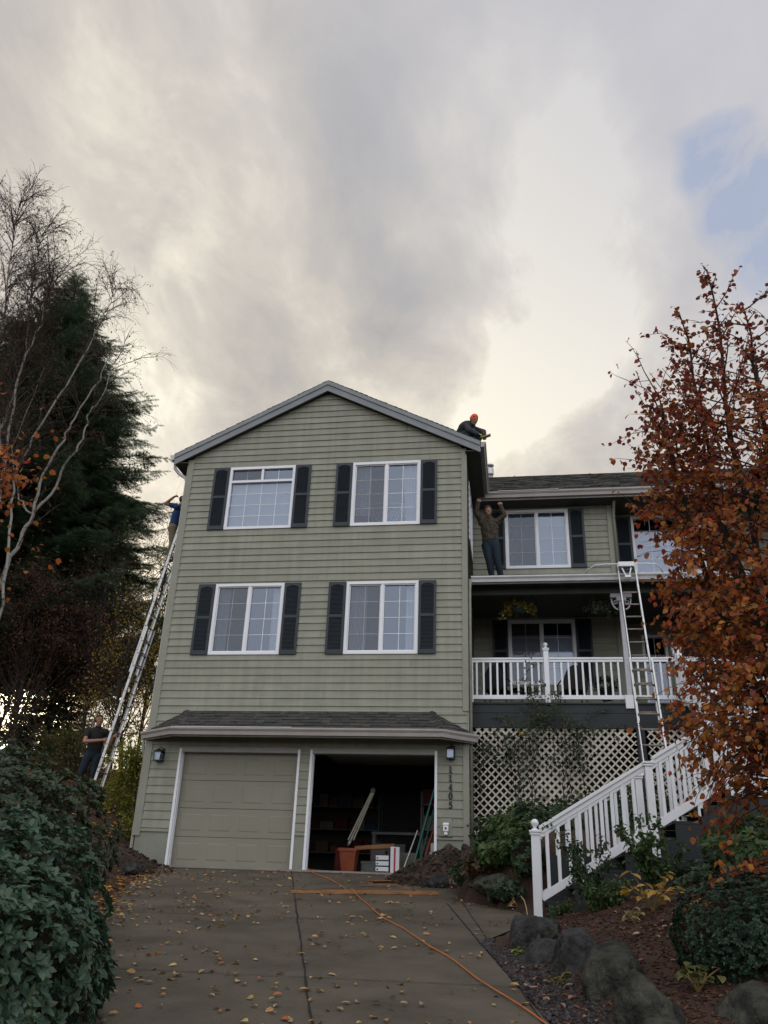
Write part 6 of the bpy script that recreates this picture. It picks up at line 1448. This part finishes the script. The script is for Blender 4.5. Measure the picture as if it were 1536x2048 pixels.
# ---- hanging baskets and the potted plant
def basket(label, x, y, z, m, seed, w=.40):
    random.seed(seed); t = thing('hanging_basket', label, 'hanging basket', (x, y, z-.12), 'hanging baskets under the porch roof'); b = MB(); b.lathe((x, y, z), [(.08, -.13), (.13, -.11), (.165, .02), (.175, .03), (.165, .035), (.10, .03)], 18); b.build('pot', mat('teal_pot', (.03, .05, .06), .6), t)
    for k in range(3): a = k*2.09; c = MB(); c.tube([(x+.16*math.cos(a), y+.16*math.sin(a), z+.03), (x, y, 5.79)], .003, 4); c.build('hanger', m_rung, t)
    L = Lf(); s = MB()
    for k in range(52):
        a = random.uniform(0, 6.28); p = curve((x+.08*math.cos(a), y+.08*math.sin(a), z+.03), (math.cos(a), math.sin(a), random.uniform(.2, 1.6)), random.uniform(.2, w*1.25), 7, .15, .85); s.tube(p, taper(.003, .0015, 8), 3, False)
        for q in p[2:]:
            for _ in range(2): L.add(q+vrand(.02), vrand()*.7+V3((0, 0, -.5)), V3((0, -.3, 1))+vrand(.6), random.uniform(.035, .06))
    s.build('stem', m_stemg, t); L.build('foliage', LEAFR, m, t)
basket('hanging basket with yellowing trailing leaves above the lower porch window', 7.66, 1.2, 5.50, leafmat('basket_leaf', [(.26, .24, .05), (.36, .26, .06), (.14, .18, .04), (.42, .24, .05)], .35), 2, .44)
basket('hanging basket with small grey green leaves beside the ladder', 9.45, 1.2, 5.48, leafmat('basket_leaf_grey', [(.09, .12, .07), (.15, .17, .11), (.06, .09, .05), (.30, .28, .2)], .3), 3, .40)
pp = thing('potted_plant', 'dark leafy potted plant on a wire stand behind the porch rail', 'potted plant', (9.45, 1.6, PD)); b = MB(); b.lathe((9.45, 1.6, PD+.28), [(.10, 0), (.15, .22), (.16, .24), (.12, .23)], 16); b.build('pot', m_blk, pp)
for k in range(3): a = k*2.1; b = MB(); b.tube([(9.45+.10*math.cos(a), 1.6+.10*math.sin(a), PD+.28), (9.45+.17*math.cos(a), 1.6+.17*math.sin(a), PD)], .008, 5); b.build('stand_leg', m_blk, pp)
L = Lf(); random.seed(4)
for k in range(420): v = vrand(); v.normalize(); L.add(V3((9.45, 1.6, PD+.62))+V3((v.x*.28, v.y*.2, v.z*.18))*random.uniform(.4, 1), v, V3((0, 0, 1))+vrand(.4), .07)
L.build('foliage', LEAF, m_dgreen, pp)
# ---- fallen leaves
def litter(name, label, pts, size, m, flat=.35, tpl=LEAF):
    L = Lf()
    for x, y, z in pts:
        a = random.uniform(0, 6.28); L.add((x, y, z+.006+random.random()*.012), (math.cos(a), math.sin(a), random.gauss(0, .12)), (random.gauss(0, flat), random.gauss(0, flat), 1), random.uniform(*size))
    return tag(L.build(name, tpl, m, None), label, 'leaves', kind='stuff')
random.seed(5)
m_lit = leafmat('drive_leaf', [(.42, .28, .10), (.30, .16, .06), (.50, .36, .14), (.36, .10, .03), (.44, .30, .16), (.25, .20, .12)], .1, .6)
P = []
while len(P) < 950:
    y = -12.5+12*random.random()**.8; xl, xr = lerp_poly(EDGE_L, y), lerp_poly(EDGE_R, y); u = random.random()**1.35; x = xl+(xr-xl)*u
    if mnoise.noise(V3((x*1.1, y*1.1, 2)))+.35 > random.random()*.7 or x < xl+.5: P.append((x, y, .1*y+.004))
litter('fallen_leaves', 'yellow and rust coloured leaves scattered over the concrete drive', P, (.045, .085), m_lit)
P = []
for k in range(520):
    y = random.uniform(-9, -1.2); x = lerp_poly(EDGE_L, y)+random.gauss(-.12, .16); P.append((x, y, max(gh(x, y), .1*y)+.005))
litter('leaf_drift', 'orange leaves drifted along the left edge of the drive', P, (.05, .09), leafmat('drift_leaf', [(.45, .22, .04), (.34, .12, .03), (.50, .30, .06), (.22, .09, .03)], .1, .6))
P = []
for k in range(520):
    x, y = random.uniform(7.7, 11), random.uniform(-11, -5.9); z = gh(x, y); P.append((x, y, z))
for k in range(70): y = random.uniform(-10.5, -7.5); x = lerp_poly(EDGE_R, y)+random.uniform(.03, .33); P.append((x, y, gh(x, y)+.02))
for k in range(60): x, y = random.gauss(8.72, .13), random.gauss(-8.6, .2); P.append((x, y, gh(x, y)+.01))
litter('mulch_leaves', 'pale dry leaves lying on the dark mulch bed', P, (.035, .075), leafmat('dry_leaf', [(.30, .20, .13), (.18, .10, .06), (.40, .28, .20), (.30, .10, .05), (.12, .07, .05)], .1, .7))
P = []
while len(P) < 6500:
    x, y = random.uniform(-6.5, .2), random.uniform(-1.5, 9);
    if -.2 < x and y > 0: continue
    if random.random() < sstep(-2.2, .8, y)+.08: P.append((x, y, gh(x, y)))
litter('leaf_carpet', 'thick carpet of orange leaves on the slope behind the left ladder', P, (.07, .12), leafmat('carpet_leaf', [(.42, .17, .03), (.50, .24, .04), (.30, .10, .025), (.46, .28, .05), (.18, .07, .02)], .15, .6))
P = [(random.uniform(.8, 5.9), 0, 0) for k in range(26)]
P = [(x, yy, 2.52+(yy+.6)*.742+.02) for x, yy in [(p[0], random.uniform(-.55, -.05)) for p in P]]
litter('roof_leaves', 'a few pale leaves caught on the shingles over the garage', P, (.04, .075), leafmat('dry_leaf', []) if 'dry_leaf' in MATS else m_lit, .3)
P = []
for k in range(90):
    x, v = random.uniform(7.1, 13), random.random()**2; P.append((x, 2.40+2.85*v, 8.96+1.9*v))
litter('roof_leaves', 'dry leaves caught on the shingles of the wing roof', P, (.05, .09), MATS['dry_leaf'], .3)
def wood_chips():
    n = 9000; pos = []; sz = []
    while len(pos) < n:
        y = random.uniform(-11.5, -5.8); x = random.uniform(7.4, 11)
        if x < lerp_poly(EDGE_R, y)+.35: continue
        pos.append((x, y, gh(x, y)+.004)); sz.append(random.uniform(.010, .028))
    m = islandmat('bark_chips', [(.05, .025, .017), (.09, .045, .03), (.03, .017, .012), (.12, .065, .045), (.06, .03, .022)], .95, .2)
    V, F = ICO; o = scatter_mesh('bark_mulch', (V*np.array([1.3, .5, .28]), F), pos, rdir(n)*np.array([1, 1, .35]), rdir(n)*.5+np.array([0, 0, 1]), sz, m); tag(o, 'reddish brown bark chips covering the bed by the staircase', 'mulch', kind='stuff')
wood_chips()
